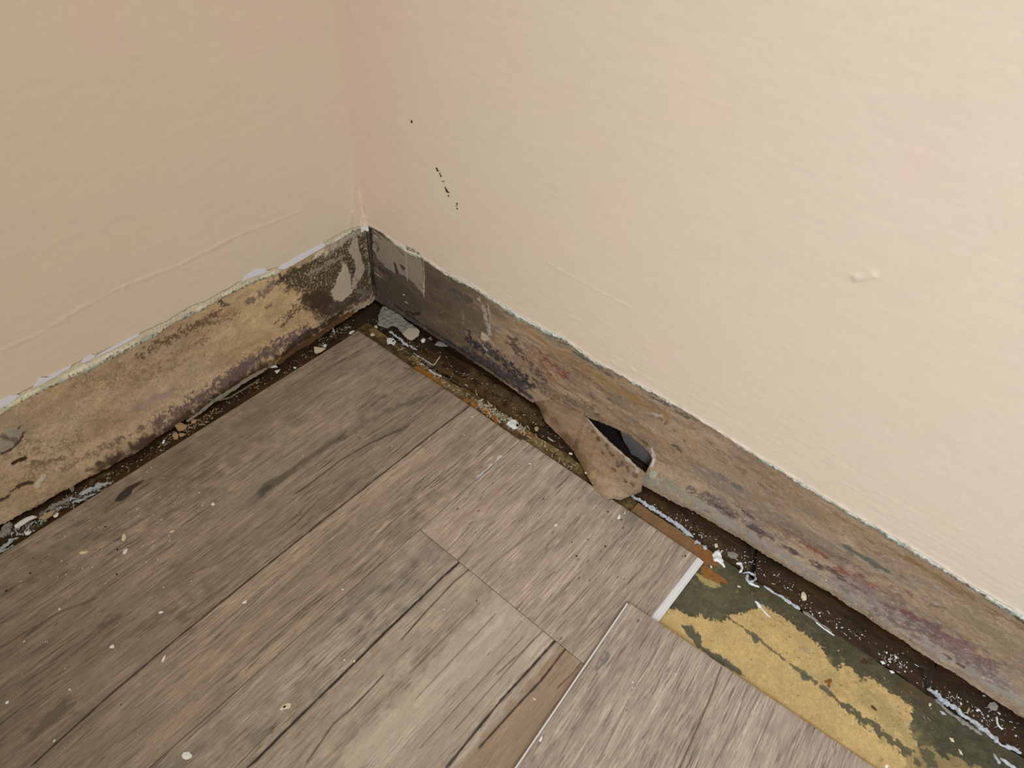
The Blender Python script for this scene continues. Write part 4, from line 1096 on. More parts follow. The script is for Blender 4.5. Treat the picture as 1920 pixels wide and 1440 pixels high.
def lump(name, label, P, z, mat, h=0.002, cat='plaster', cell=0.0006):
    """lumpy crust filling a pixel polygon on the floor"""
    Q = np.array([ground(p, z) for p in P]); c = Q.mean(0)
    lo = Q.min(0) - 0.001; hi = Q.max(0) + 0.001
    xs = np.arange(lo[0], hi[0], cell); ys = np.arange(lo[1], hi[1], cell)
    X, Y = np.meshgrid(xs, ys, indexing='ij')
    pl = lambda p: tuple(p)
    s = Skin(X * 1000, Y * 1000, lambda p: (p[0], p[1]), (0, 0, 0))
    s.fill([(q[0] * 1000, q[1] * 1000) for q in Q], (255, 255, 255), soft=1.1, rag=0.9, f=0.5, seed=3)
    m = s.C[:, 0].reshape(X.shape) / 255
    Z = m ** 0.5 * h * (0.65 + 0.5 * fbm(X * 300, Y * 300, 4, 4)) - 0.0004
    keep = (m[:-1, :-1] + m[1:, 1:]) > 0.12
    me = grid_mesh(name, np.stack([X - c[0], Y - c[1], Z], -1), mat, None, keep)
    o = link(name, me, label=label, cat=cat); o.location = c
    return o


def ridge(name, label, P, wd, ht, z, mat, cat='sealant', rough=0.5, n=None, parent=None, taper=True, raise_=0.0):
    """irregular bead along a pixel polyline: width wd, height ht in mm"""
    Q = np.array([ground(p, z) for p in P])
    L = np.r_[0, np.cumsum(np.linalg.norm(np.diff(Q, axis=0), axis=1))]
    n = n or max(8, int(L[-1] / 0.0008))
    t = np.linspace(0, L[-1], n)
    C = np.stack([np.interp(t, L, Q[:, i]) for i in range(3)], -1)
    T = np.gradient(C, axis=0); T /= np.linalg.norm(T, axis=1)[:, None] + 1e-12
    S = np.stack([-T[:, 1], T[:, 0], T[:, 2] * 0], -1)
    sd = int(Q[0, 0] * 1e6) % 997
    tt = t * 1000
    w = wd / 2000 * (1 + rough * fbm(tt * 0.28, tt * 0, sd, 3)); h = ht / 1000 * (1 + rough * fbm(tt * 0.35, tt * 0, sd + 1, 3))
    if taper:
        e = np.minimum(1, np.minimum(np.arange(n), np.arange(n)[::-1]) / max(2, n * 0.08)) ** 0.5
        w = w * (0.25 + 0.75 * e); h = h * (0.3 + 0.7 * e)
    C = C + S * (fbm(tt * 0.2, tt * 0, sd + 2, 2) * rough * wd / 4000)[:, None]
    C[:, 2] += raise_ * np.sin(np.linspace(0, math.pi, n))
    w = w * 0.72; h = h * 0.8
    prof = [(-1, 0), (-0.85, 0.5), (-0.35, 0.95), (0.3, 1.0), (0.85, 0.45), (1, 0)]
    A = np.zeros((n, len(prof), 3))
    for j, (a, b) in enumerate(prof):
        k = 1 + 0.75 * rough * noise(tt * 1.1, tt * 0 + j * 3.1, sd + 3)
        A[:, j] = C + S * (a * w * k)[:, None]
        A[:, j, 2] += b * h * k - (0.0003 if b == 0 else 0)
    c = C.mean(0)
    o = link(name, grid_mesh(name, A - c, mat), parent, label=label, cat=None if parent else cat)
    o.location = c
    return o


# -- right-hand gutter, from the corner outwards
lump('plaster_lump', 'lumpy grey plaster crust at the foot of the wall beside the inner corner', [(709, 610), (711, 592), (718, 574), (734, 583), (750, 592), (766, 606), (786, 620), (768, 619), (757, 627), (746, 613), (736, 609), (727, 614), (716, 611)], ZS, M_grey, 0.0035)
flake('plaster_chip', 'cream five-sided plaster chip with a dark dot on the grey crust near the corner', [(755, 627), (766, 616), (783, 618), (787, 622), (785, 630), (772, 639), (764, 636)], 0.0010, mat_flat('dull_cream_plaster', (184, 170, 150), 0.85, 0.12, 700), 0.0010)
flake('paint_flake', 'white flake with two dark holes beside the corner of the planks', [(725, 637), (729, 634), (737, 635), (743, 642), (739, 650), (733, 646), (727, 648)], ZC + 0.0008, M_chip, 0.0006, tilt=0.1)
flake('black_crumb', 'black spot on the white flake by the plank corner', [(735, 639), (738, 638), (740, 641), (737, 642)], ZC + 0.0020, M_black, 0.0004, cat='crumb')
ridge('sealant_strip', 'short crumbling white sealant strip nearest the inner corner', [(730, 621), (741, 631), (752, 638), (766, 650)], 3.6, 1.8, 0.0000, M_seal, rough=0.8)
ridge('sealant_strip', 'thin white sealant sliver just past the crumbling strip', [(768, 647), (775, 654), (782, 656)], 2.0, 1.2, 0.0, M_seal, rough=0.7)
ridge('sealant_strip', 'thin white sealant line along the black slit', [(775, 662), (786, 669), (798, 676), (812, 685)], 1.8, 1.2, 0.0003, M_seal, rough=0.7)
ridge('sealant_strip', 'flat grey sealant scrap beside the orange stain', [(803, 692), (814, 700), (828, 706)], 2.8, 0.9, ZC, M_seal, rough=0.7)
ridge('straw_curl', 'pale Y-shaped splinter standing over the black slit', [(826, 667), (821, 674), (817, 681), (812, 686)], 1.9, 1.3, 0.0012, M_straw, cat='splinter', rough=0.4)
ridge('straw_curl', 'short pale splinter just left of the black slit', [(785, 683), (790, 682), (796, 685)], 1.6, 1.0, ZC, M_straw, cat='splinter', rough=0.5)
flake('plaster_chip', 'grey triangular plaster chip close under the right wall', [(815, 647), (822, 641), (830, 643), (840, 650), (826, 650), (817, 648)], ZS + 0.0004, M_grey, 0.0012)
flake('paint_flake', 'small curled white flake right of the cream plaster chip', [(789, 639), (793, 635), (798, 637), (796, 642), (791, 643)], ZS + 0.0004, M_chip, 0.0009)
flake('paint_flake', 'thin upright grey flake between the white flake and the wall', [(803, 637), (808, 631), (811, 642), (808, 640)], ZS + 0.0004, M_grey, 0.0010, tilt=0.3)
flake('plaster_chip', 'small pale chip at the very tip of the corner plank', [(694, 627), (700, 625), (703, 629), (696, 631)], ZC, M_cream, 0.0008)
flake('plaster_chip', 'round cream chip above the tip of the corner plank', [(702, 612), (707, 611), (708, 616), (703, 616)], ZS + 0.0005, M_cream, 0.001)
lump('plaster_lump', 'white plaster blob with a black hole at the plank edge', [(951, 793), (958, 788), (966, 788), (973, 796), (970, 802), (963, 804), (955, 798)], ZC, M_chip, 0.0022)
flake('black_crumb', 'black hole-like crumb on the white blob at the plank edge', [(967, 796), (971, 795), (973, 799), (969, 801)], ZC + 0.0018, M_black, 0.0004, cat='crumb')
for i, (P, lb) in enumerate((([(897, 757), (902, 752), (907, 748)], 'pale splinter on the orange patch'), ([(914, 751), (917, 757), (923, 762)], 'pale bent splinter past the orange patch'), ([(977, 813), (982, 805), (986, 799)], 'long pale splinter by the plank edge past the white blob'),
                             ([(987, 798), (991, 802), (994, 806)], 'short splinter beside the long pale one'), ([(1014, 837), (1016, 830)], 'upright pale splinter beside the plank edge'), ([(921, 773), (929, 769)], 'flat cream splinter across the rust streak'),
                             ([(1026, 819), (1032, 824), (1038, 828)], 'curved pale splinter in the gutter before the torn flap'), ([(871, 720), (877, 724)], 'tiny cream splinter at the end of the black slit'), ([(892, 730), (893, 738), (896, 742)], 'thin dark-tipped splinter leaning in the gutter'),
                             ([(1004, 813), (1007, 820)], 'tiny pale splinter below the tan bead'))):
    ridge('straw_curl', lb, P, 1.4, 1.0, ZC + 0.0002, M_straw, cat='splinter', rough=0.4)
flake('plaster_chip', 'round tan bead of plaster among the splinters', [(1002, 803), (1006, 801), (1010, 804), (1008, 809), (1003, 808)], ZC, M_tan, 0.0014, 0.0006)
flake('paint_flake', 'small white flake at the plank edge under the torn flap', [(1096, 886), (1101, 885), (1103, 888), (1098, 889)], 0.0062, M_chip, 0.0006)
flake('paint_flake', 'small white flake just inside the torn flap', [(1067, 849), (1073, 850), (1073, 853), (1067, 852)], 0.0012, M_chip, 0.0006)

# -- beyond the flap
ridge('sealant_strip', 'longest bluish-white sealant ridge, starting at the torn flap', [(1183, 930), (1200, 938), (1225, 955), (1250, 972), (1275, 988), (1300, 1008)], 5.0, 3.0, -0.0008, M_seal, rough=0.55)
ridge('sealant_strip', 'broken end of the sealant ridge near the white tongue', [(1303, 1014), (1314, 1020), (1326, 1030)], 5.0, 1.6, -0.0006, M_seal, rough=0.8)
lump('sealant_blob', 'bright white boot-shaped sealant blob near the tongue', [(1338, 1042), (1341, 1034), (1349, 1033), (1352, 1042), (1354, 1052), (1358, 1062), (1348, 1054), (1340, 1052)], -0.0002, M_chip, 0.0024, cat='sealant')
flake('plaster_chip', 'flat grey-beige plaster chip on the dark strip', [(1364, 1036), (1375, 1036), (1384, 1041), (1382, 1046), (1373, 1048), (1364, 1043)], ZS + 0.0004, M_grey, 0.0010)
flake('plaster_chip', 'round cream chip left of the grey-beige one', [(1339, 1021), (1344, 1020), (1346, 1026), (1341, 1028)], ZS + 0.0004, M_cream, 0.0010)
ridge('sealant_curl', 'white hook-shaped curl of sealant', [(1380, 1057), (1388, 1058), (1391, 1065), (1389, 1071), (1385, 1074)], 3.0, 2.4, -0.0006, M_chip, rough=0.4)
ridge('sealant_curl', 'white ring-shaped tangle of sealant', [(1392, 1074), (1404, 1074), (1413, 1078), (1417, 1086), (1411, 1091), (1403, 1091), (1400, 1084), (1402, 1077)], 3.2, 2.2, -0.0006, M_seal, rough=0.6)
ridge('sealant_curl', 'white tail of sealant below the ring-shaped tangle', [(1403, 1094), (1412, 1096), (1424, 1101)], 3.0, 1.4, -0.0004, M_chip, rough=0.4)
ridge('sealant_strip', 'straight pale sealant line starting past the ring-shaped tangle', [(1432, 1098), (1450, 1110), (1470, 1123), (1500, 1143)], 4.0, 1.6, -0.0004, M_seal, rough=0.5)
ridge('sealant_strip', 'faint grey sealant line in the middle of the dark edge', [(1505, 1146), (1525, 1160), (1545, 1175), (1560, 1186)], 3.6, 1.0, -0.0004, M_grey, rough=0.6)
ridge('sealant_strip', 'thin bright white sliver beside the faint grey line', [(1529, 1166), (1545, 1179), (1565, 1192)], 1.6, 0.8, ZO, M_chip, rough=0.3)
ridge('paint_drip', 'white spoon-shaped paint drip on the yellow board', [(1416, 1128), (1422, 1133), (1427, 1139), (1434, 1148), (1444, 1158)], 2.0, 0.8, 0.0001, M_chip, cat='paint', rough=0.3, taper=False)
flake('paint_drip', 'wide white head of the spoon-shaped paint drip', [(1415, 1127), (1420, 1129), (1427, 1136), (1427, 1141), (1421, 1139)], 0.0001, M_chip, 0.0009, cat='paint')
flake('plaster_chip', 'yellow bean-shaped chip on the dark strip', [(1502, 1113), (1506, 1111), (1511, 1118), (1511, 1126), (1505, 1127), (1501, 1120)], ZS + 0.0004, M_cream, 0.0016, 0.0008)
flake('plaster_chip', 'tiny white seed-shaped chip on the green board', [(1382, 1098), (1387, 1099), (1389, 1102), (1383, 1101)], ZO, M_cream, 0.0006)
flake('plaster_chip', 'small cream chip below the boot-shaped blob', [(1331, 1060), (1335, 1062), (1335, 1066), (1332, 1065)], ZO + 0.0004, M_cream, 0.0008)
ridge('sealant_strip', 'frayed bluish-white sealant ridge at the frame edge, thickest of the far ones', [(1738, 1291), (1760, 1308), (1790, 1328), (1820, 1352), (1850, 1375), (1880, 1397), (1915, 1412)], 5.5, 3.4, -0.0008, M_seal, rough=0.65)
ridge('sealant_strip', 'grey under-layer peeling beside the frayed sealant ridge', [(1752, 1312), (1780, 1335), (1810, 1358), (1840, 1380)], 5.0, 1.2, -0.0002, M_grey, rough=0.8)
ridge('sealant_strip', 'white hooked scrap below the frayed sealant ridge', [(1863, 1412), (1868, 1422), (1876, 1432)], 3.4, 1.4, ZO, M_seal, rough=0.4)
ridge('sealant_strip', 'long white scrap at the lower frame edge', [(1875, 1420), (1888, 1430), (1905, 1442)], 3.0, 1.6, ZO, M_seal, rough=0.4)
flake('sealant_scrap', 'small white scrap beside the frayed ridge on the green board', [(1761, 1333), (1768, 1335), (1774, 1341), (1766, 1340)], ZO, M_seal, 0.0008, cat='sealant')
flake('plaster_disc', 'translucent grey disc at the foot of the wall far right', [(1851, 1324), (1855, 1318), (1864, 1317), (1871, 1325), (1868, 1333), (1858, 1332)], ZS + 0.0005, M_grey, 0.0008, cat='plaster')
ridge('straw_curl', 'white J-shaped curl on the dark strip far right', [(1869, 1343), (1869, 1353), (1872, 1361), (1878, 1367), (1882, 1366)], 2.0, 1.2, ZS + 0.0004, M_chip, cat='splinter', rough=0.25)
ridge('straw_curl', 'upright cream sliver on the dark strip far right', [(1814, 1336), (1816, 1331), (1817, 1326)], 2.2, 1.3, ZS + 0.0004, M_straw, cat='splinter', rough=0.4)
ridge('straw_curl', 'thin white sliver pointing at the far dark joint', [(1800, 1316), (1803, 1322)], 1.6, 1.0, ZS + 0.0004, M_chip, cat='splinter', rough=0.3)
flake('paint_flake', 'bright white flake left of the grey disc', [(1829, 1331), (1834, 1329), (1836, 1333), (1831, 1335)], ZS + 0.0004, M_chip, 0.0008)
for P, lb in (([(1650, 1240), (1656, 1240), (1660, 1245), (1654, 1246)], 'white flake on the rim of the green board, first of two'), ([(1667, 1257), (1673, 1258), (1677, 1262), (1671, 1263)], 'white flake on the rim of the green board, second and larger'),
              ([(1676, 1229), (1680, 1231), (1682, 1235), (1678, 1233)], 'thin white flake on the dark strip between the two joints'), ([(1779, 1383), (1786, 1385), (1789, 1392), (1783, 1390)], 'cream flake on the green board in the far right'),
              ([(1796, 1404), (1801, 1408), (1805, 1416), (1799, 1413)], 'long cream flake below the far right one'), ([(1741, 1318), (1746, 1320), (1744, 1325), (1741, 1323)], 'cream chip below the start of the frayed ridge')):
    flake('paint_flake', lb, P, ZS + .0004 if 'strip' in lb else ZO, M_chip if 'white' in lb else M_cream, 0.0007)

# -- left-hand gutter
flake('plaster_chip', 'largest tan plaster chip in the left gutter', [(325, 796), (332, 790), (337, 793), (352, 801), (351, 806), (345, 811), (336, 812), (332, 806)], ZL + 0.0006, M_tan, 0.0016, tilt=0.15)
flake('plaster_chip', 'tan plaster chip touching the plank below the largest one', [(324, 816), (330, 812), (335, 816), (334, 824), (327, 825)], ZL + 0.0006, M_tan, 0.0014)
flake('plaster_chip', 'yellowish chip right of the largest tan one', [(358, 791), (363, 787), (369, 788), (367, 794), (360, 795)], ZL + 0.0004, M_tan, 0.0012)
flake('plaster_chip', 'small tan chip between the largest one and the plank', [(336, 815), (343, 813), (349, 815), (342, 819), (337, 820)], ZL + 0.0004, M_tan, 0.001)
flake('paint_flake', 'white four-cornered flake at the plank edge in the left gutter', [(589, 651), (596, 652), (607, 653), (611, 655), (602, 663), (593, 666), (590, 663)], ZL + 0.0020, M_cream, 0.0006, tilt=0.12)
flake('paint_flake', 'white flake under the peeling paper in the left gutter', [(506, 690), (510, 684), (516, 683), (521, 689), (512, 690)], ZL + 0.0008, M_chip, 0.0007)
flake('paint_flake', 'small white two-pointed flake below it in the left gutter', [(515, 696), (526, 693), (520, 701), (518, 700)], ZL + 0.0006, M_chip, 0.0006)
flake('paint_flake', 'white flake touching the tip of the corner plank', [(654, 626), (657, 622), (664, 620), (665, 622), (658, 627)], ZL + 0.0022, M_chip, 0.0006)
flake('paint_flake', 'round white flake above the four-cornered one', [(606, 649), (609, 646), (613, 647), (612, 651), (608, 652)], ZL + 0.0006, M_chip, 0.001)
ridge('straw_curl', 'white splinter in the left gutter close to the corner', [(622, 611), (625, 618), (627, 624)], 1.8, 1.2, ZL + 0.0004, M_chip, cat='splinter', rough=0.4)
flake('paint_flake', 'round white flake beside the rusty lip', [(549, 656), (553, 655), (553, 659), (549, 660)], ZL + 0.0006, M_chip, 0.001)
flake('paint_flake', 'pale green-white flake at the plank edge in the left gutter', [(550, 688), (556, 689), (555, 692), (551, 691)], ZL + 0.002, M_chip, 0.0006)
ridge('sealant_strip', 'thick frayed white sealant ridge along the left gutter', [(205, 907), (190, 908), (176, 916), (160, 922), (148, 926)], 5.0, 2.6, 0.0004, M_seal, rough=0.7)
ridge('sealant_strip', 'thin frayed white strands between sealant and plank on the left', [(180, 925), (165, 932), (148, 938), (135, 944)], 3.0, 1.6, 0.0004, M_seal, rough=0.9)
ridge('sealant_strip', 'crumbly greyish sealant ridge in the middle of the left gutter', [(132, 933), (118, 940), (100, 950), (84, 960), (74, 965)], 3.6, 2.0, 0.0004, M_grey, rough=0.8)
flake('sealant_scrap', 'flat white sealant slab in the left gutter', [(28, 987), (30, 992), (42, 986), (55, 977), (70, 970), (62, 968), (50, 972), (38, 979)], 0.0006, M_chip, 0.0014, cat='sealant')
ridge('sealant_strip', 'thin white sealant strands at the left frame edge', [(35, 1008), (24, 1013), (12, 1022), (0, 1032)], 3.4, 1.8, 0.0006, M_seal, rough=0.8)
ridge('sealant_strip', 'lowest white sealant strand at the left frame edge', [(26, 1022), (12, 1030), (-4, 1038)], 2.2, 1.4, 0.0012, M_seal, rough=0.8)
lump('pebble', 'oval grey-green pebble at the left frame edge', [(-2, 1008), (4, 995), (12, 984), (20, 982), (23, 988), (16, 998), (6, 1006)], ZL, M_grey, 0.004, cat='pebble')
flake('paint_flake', 'white frayed flake against the plank at the far left', [(46, 998), (54, 996), (60, 997), (55, 1003), (48, 1004)], 0.0030, M_chip, 0.0006)
flake('paint_flake', 'white flake pressed against the plank in the left gutter', [(100, 968), (106, 963), (111, 962), (108, 969), (102, 971)], 0.0036, M_chip, 0.0006)
flake('plaster_chip', 'beige plaster slab wedged against the plank on the left', [(75, 972), (90, 962), (104, 957), (100, 966), (84, 976)], 0.0014, M_tan, 0.0010)
flake('plaster_chip', 'grey plaster sliver standing in the left gutter', [(131, 918), (138, 910), (141, 920), (137, 926)], ZL + 0.0006, M_grey, 0.0016, tilt=0.2)

# peeling paper at the foot of the left strip (parts of the wall)
def paper(name, P, wd, lift, mat=None):
    Q = np.array([on_left(p, 0.0125) for p in P]); n = 80
    L = np.r_[0, np.cumsum(np.linalg.norm(np.diff(Q, axis=0), axis=1))]; t = np.linspace(0, L[-1], n)
    C = np.stack([np.interp(t, L, Q[:, i]) for i in range(3)], -1)
    w = wd / 1000 * np.sin(np.linspace(0.12, math.pi - 0.12, n)) ** 0.6 * (1 + 0.4 * noise(t * 250, t * 0, 5))
    A = np.zeros((n, 5, 3))
    for j, a in enumerate(np.linspace(-1, 1, 5)):
        A[:, j] = C + np.stack([0 * w, 0 * w + (lift / 1000) * (0.5 - 0.5 * a * abs(a)) - 0.001 * (a > 0), a * w * 0.5], -1)
        A[:, j, 1] += 0.0004 * noise(t * 400, t * 0 + j, 6)
    A[..., 2] = np.maximum(A[..., 2], -0.001)
    return link(name, grid_mesh(name, A, mat or M_paper, flip=True), wall_left)


paper('peeling_paper', [(350, 790), (375, 773), (400, 752), (430, 734), (462, 712), (482, 700), (500, 690)], 2.2, 1.6)
paper('peeling_paper', [(388, 749), (410, 750), (440, 744), (470, 738), (492, 727)], 0.9, 1.2)
M_rust = mat_flat('rusty_paper', (84, 54, 28), 0.9, 0.3, 300)
paper('peeling_paper', [(520, 682), (552, 656), (580, 640), (606, 622), (630, 604), (655, 586)], 4.0, 2.2, M_rust)

# -- on the planks
PLK = (('largest bright white paint flake, low on the wide plank', [(341, 1416), (345, 1411), (355, 1410), (361, 1417), (358, 1422), (349, 1425), (343, 1422)], M_chip),
       ('white triangular flake on the dark bottom-left of the wide plank', [(205, 1215), (209, 1210), (213, 1209), (215, 1214), (210, 1216)], M_chip),
       ('small white oblong flake at the middle of the wide plank', [(297, 1149), (302, 1146), (307, 1147), (304, 1150), (299, 1151)], M_chip),
       ('white flake beside the long dark crack of the wide plank', [(454, 1131), (458, 1127), (463, 1126), (462, 1131), (457, 1132)], M_chip),
       ('cream flake in the dusty smear near the left gutter', [(228, 1011), (230, 1004), (234, 1000), (237, 1007), (234, 1014), (230, 1015)], M_cream),
       ('white flake below the cream one in the dusty smear', [(230, 1038), (233, 1031), (240, 1029), (238, 1036), (233, 1040)], M_chip),
       ('white flake on the wide plank right of the dark bark sliver', [(396, 946), (399, 942), (403, 945), (402, 948), (397, 948)], M_chip),
       ('cream flake on the wide plank above the middle', [(318, 998), (323, 995), (328, 995), (325, 998), (320, 999)], M_cream),
       ('pale flake with a dark hole near the long crack', [(524, 1330), (530, 1323), (540, 1318), (546, 1320), (544, 1328), (534, 1330), (526, 1333)], M_cream),
       ('white flake on the lower left of the wide plank', [(10, 1319), (13, 1315), (17, 1314), (16, 1319), (12, 1320)], M_chip),
       ('cream flake against the long crack, low on the wide plank', [(99, 1391), (102, 1387), (105, 1386), (104, 1390), (101, 1392)], M_cream),
       ('square cream flake beside two crumbs at the lower left', [(128, 1293), (131, 1291), (134, 1293), (133, 1296), (130, 1295)], M_cream),
       ('thin white curl lying across the long crack', [(303, 1240), (306, 1233), (311, 1228), (310, 1234), (306, 1242)], M_chip),
       ('white upright sliver on the wide plank near the left gutter', [(304, 830), (307, 825), (310, 855 - 30), (308, 832), (305, 833)], M_chip),
       ('pale dusty flake near the left frame edge', [(148, 1037), (154, 1034), (166, 1034), (160, 1038), (152, 1040)], M_cream),
       ('cream flake on the pale plank between the cracks', [(640, 1106), (643, 1104), (645, 1106), (643, 1107)], M_chip),
       ('pale V-shaped flake on the brown strip near the loose plank', [(999, 1307), (1001, 1310), (1005, 1310), (1005, 1313), (1001, 1313), (999, 1310)], M_cream),
       ('cream flake on the dark patch near the left frame edge', [(109, 1144), (112, 1139), (115, 1142), (113, 1145)], M_cream))
for lb, P, mt in PLK:
    flake('paint_flake', lb, P, ZPk, mt, 0.0006, 0.0003)
flake('black_crumb', 'dark spot on the pale flake near the long crack', [(530, 1326), (534, 1323), (537, 1324), (533, 1328)], ZPk + 0.0008, M_black, 0.0003, cat='crumb')
flake('bark_sliver', 'dark brown tapering sliver on the wide plank near the left gutter', [(216, 940), (224, 928), (240, 914), (258, 906), (270, 901), (262, 908), (248, 918), (246, 926), (232, 936), (226, 940)], ZPk, M_bark, 0.0010, 0.0006, cat='sliver')
flake('paint_flake', 'white chip on the edge of the loose plank', [(1010, 1390), (1013, 1383), (1017, 1379), (1017, 1385), (1014, 1391)], None, M_chip, 0.0007)
flake('paint_flake', 'pale flake on the loose plank at the lower frame edge', [(1658, 1436), (1662, 1433), (1666, 1436), (1664, 1440), (1659, 1440)], None, M_chip, 0.0006)
flake('paint_flake', 'white flake on the short plank below the torn flap', [(1157, 972), (1160, 966), (1163, 965), (1163, 972), (1160, 974)], ZPk, M_chip, 0.0007)
flake('paint_flake', 'thin white sliver on the short plank below the torn flap', [(1170, 964), (1172, 958), (1173, 961), (1171, 965)], ZPk, M_chip, 0.0006)
flake('paint_flake', 'round cream flake on the short plank left of the torn flap', [(1038, 985), (1043, 981), (1046, 985), (1042, 988)], ZPk, M_cream, 0.0006)

SMALL = [(285, 966), (288, 965), (292, 974), (260, 967), (257, 955), (264, 963), (294, 981), (303, 975), (185, 988), (189, 991), (222, 1017), (211, 1017), (269, 1024), (286, 1016), (288, 1024), (267, 1026), (318, 1015), (317, 1005), (303, 982), (335, 913), (323, 913), (348, 924), (374, 925), (338, 901), (382, 944), (380, 948), (328, 943), (300, 932), (284, 877), (276, 885),
         (142, 974), (168, 970), (113, 1005), (122, 1006), (155, 1066), (174, 1064), (124, 1078), (109, 1082), (115, 1052), (297, 1049), (275, 1054), (216, 1050), (190, 1032), (358, 1090), (307, 1101), (85, 1204), (292, 1119), (45, 1203), (40, 1225), (30, 1226), (91, 1204), (130, 1231), (122, 1253), (76, 1300), (146, 1320), (181, 1318), (43, 1266), (120, 1403), (260, 1376), (28, 1433), (430, 1221), (290, 1253), (190, 1231),
         (601, 1131), (595, 952), (598, 954), (537, 989), (583, 1059), (711, 897), (805, 820), (767, 834), (766, 819), (752, 896), (950, 867), (803, 738), (735, 837), (780, 742), (787, 756), (509, 813), (568, 855), (559, 964), (833, 1143), (887, 1351), (552, 1320), (646, 1238), (665, 1240), (1266, 1264), (1186, 1279), (1186, 1290), (1103, 1135), (970, 873), (995, 870), (870, 816), (880, 774), (885, 782), (993, 870), (1030, 955), (1092, 1000), (1106, 985), (1110, 988), (1080, 1005), (1150, 990), (1130, 968), (940, 858)]
proto = None
for i, p in enumerate(SMALL):
    if p == (1103, 1135): continue
    z = None if p[0] > 1120 and p[1] > 1200 else ZPk
    if proto is None or i % 12 == 0:
        k = 5 + i % 3
        an = np.sort(RNG.random(k)) * 2 * math.pi
        pts = np.stack([np.cos(an), np.sin(an) * 0.7, 0 * an], -1) * 0.0011
        proto = chip_mesh('paint_crumb', pts, (0, 0, 1), 0.0006, M_chip if i % 24 else M_cream, 0.0003)
    g = ground(p, z)
    where = ('loose plank' if z is None else 'short plank with the white tongue' if g[1] > .275 and g[0] < .1914 else 'pale plank with the long dark cracks' if g[1] > .275 else 'wide plank beyond its long dark crack' if g[1] > .207 else 'dusty smear of the wide plank near the left gutter' if p[0] < 400 and p[1] < 1085 else 'dark lower left of the wide plank' if p[0] < 320 else 'wide plank near the inner corner' if p[1] < 800 else 'middle of the wide plank')
    o = link('paint_crumb', proto, label='tiny pale paint crumb on the ' + where, cat='crumb', group='tiny pale crumbs on the ' + where)
    o.location = g; o.rotation_euler = (0, 0, RNG.random() * 6.28)
    f = 0.45 + 0.55 * RNG.random(); o.scale = (f, f * (0.6 + 0.5 * RNG.random()), f)
DARK = [(63, 1047), (125, 1058), (188, 1031), (220, 1031), (57, 1075), (122, 1125), (12, 1108), (227, 1321), (1019, 936), (1102, 1012), (1072, 1017), (1081, 1043), (1135, 1025), (1126, 1049), (1170, 1086), (894, 1127), (892, 998), (198, 988), (219, 1077), (1285, 1043), (1140, 960), (1165, 975), (1168, 990)]
proto = None
for i, p in enumerate(DARK):
    if proto is None:
        an = np.linspace(0, 5.5, 6)
        proto = chip_mesh('dirt_crumb', np.stack([np.cos(an), np.sin(an) * 0.8, 0 * an], -1) * 0.0011, (0, 0, 1), 0.0007, M_black, 0.0003)
    g = ground(p, ZPk)
    where = 'short plank with the white tongue' if g[1] > .275 and g[0] < .1914 else 'pale plank with the long dark cracks' if g[1] > .275 else 'wide plank'
    o = link('dirt_crumb', proto, label='tiny dark dirt crumb on the ' + where, cat='crumb', group='dark dirt crumbs on the ' + where)
    o.location = g; o.rotation_euler = (0, 0, RNG.random() * 6.28)
    f = 0.4 + 0.5 * RNG.random(); o.scale = (f, f * (0.6 + 0.5 * RNG.random()), f)


def crumbs(name, label, pts, rmin, rmax, mat, seed, long=0.25, cat='debris'):
    """uncountable grit: one object of small irregular pieces at the given points"""
    rng = np.random.default_rng(seed); V = []; F = []
    for p in pts:
        r = rmin + (rmax - rmin) * rng.random() ** 2.5
        a = rng.random() * 6.28; lg = rng.random() < long; sx = r * (1.7 if lg else 0.5 + 0.5 * rng.random()); sy = r * (0.22 if lg else 0.3 + 0.35 * rng.random()); sz = r * (0.2 if lg else 0.25 + 0.3 * rng.random())
        b = len(V); ca, sa = math.cos(a), math.sin(a); tl = (rng.random() - 0.5) * 0.8
        for x, y, z in ((-1, -1, 0), (1, -.8, 0), (.9, 1, 0), (-1, .8, 0), (-.6, -.5, 1), (.5, -.6, 1), (.6, .5, .8), (-.5, .6, .9)):
            X, Y, Z = x * sx, y * sy, z * sz + (x * sx * tl if abs(tl) > .2 else 0)
            V.append((p[0] + X * ca - Y * sa, p[1] + X * sa + Y * ca, p[2] + Z))
        F += [tuple(b + i for i in f) for f in ((0, 1, 5, 4), (1, 2, 6, 5), (2, 3, 7, 6), (3, 0, 4, 7), (4, 5, 6, 7))]
    me = bpy.data.meshes.new(name); me.from_pydata(V, [], F); me.materials.append(mat); me.update()
    return link(name, me, kind='stuff', label=label, cat=cat)


def along(P, z, spread, n, seed):
    rng = np.random.default_rng(seed); Q = np.array([on_floor(p, z) for p in P])
    L = np.r_[0, np.cumsum(np.linalg.norm(np.diff(Q, axis=0), axis=1))]
    t = rng.random(n) * L[-1]
    C = np.stack([np.interp(t, L, Q[:, i]) for i in range(3)], -1)
    C[:, :2] += rng.normal(0, spread / 1000, (n, 2))
    return C


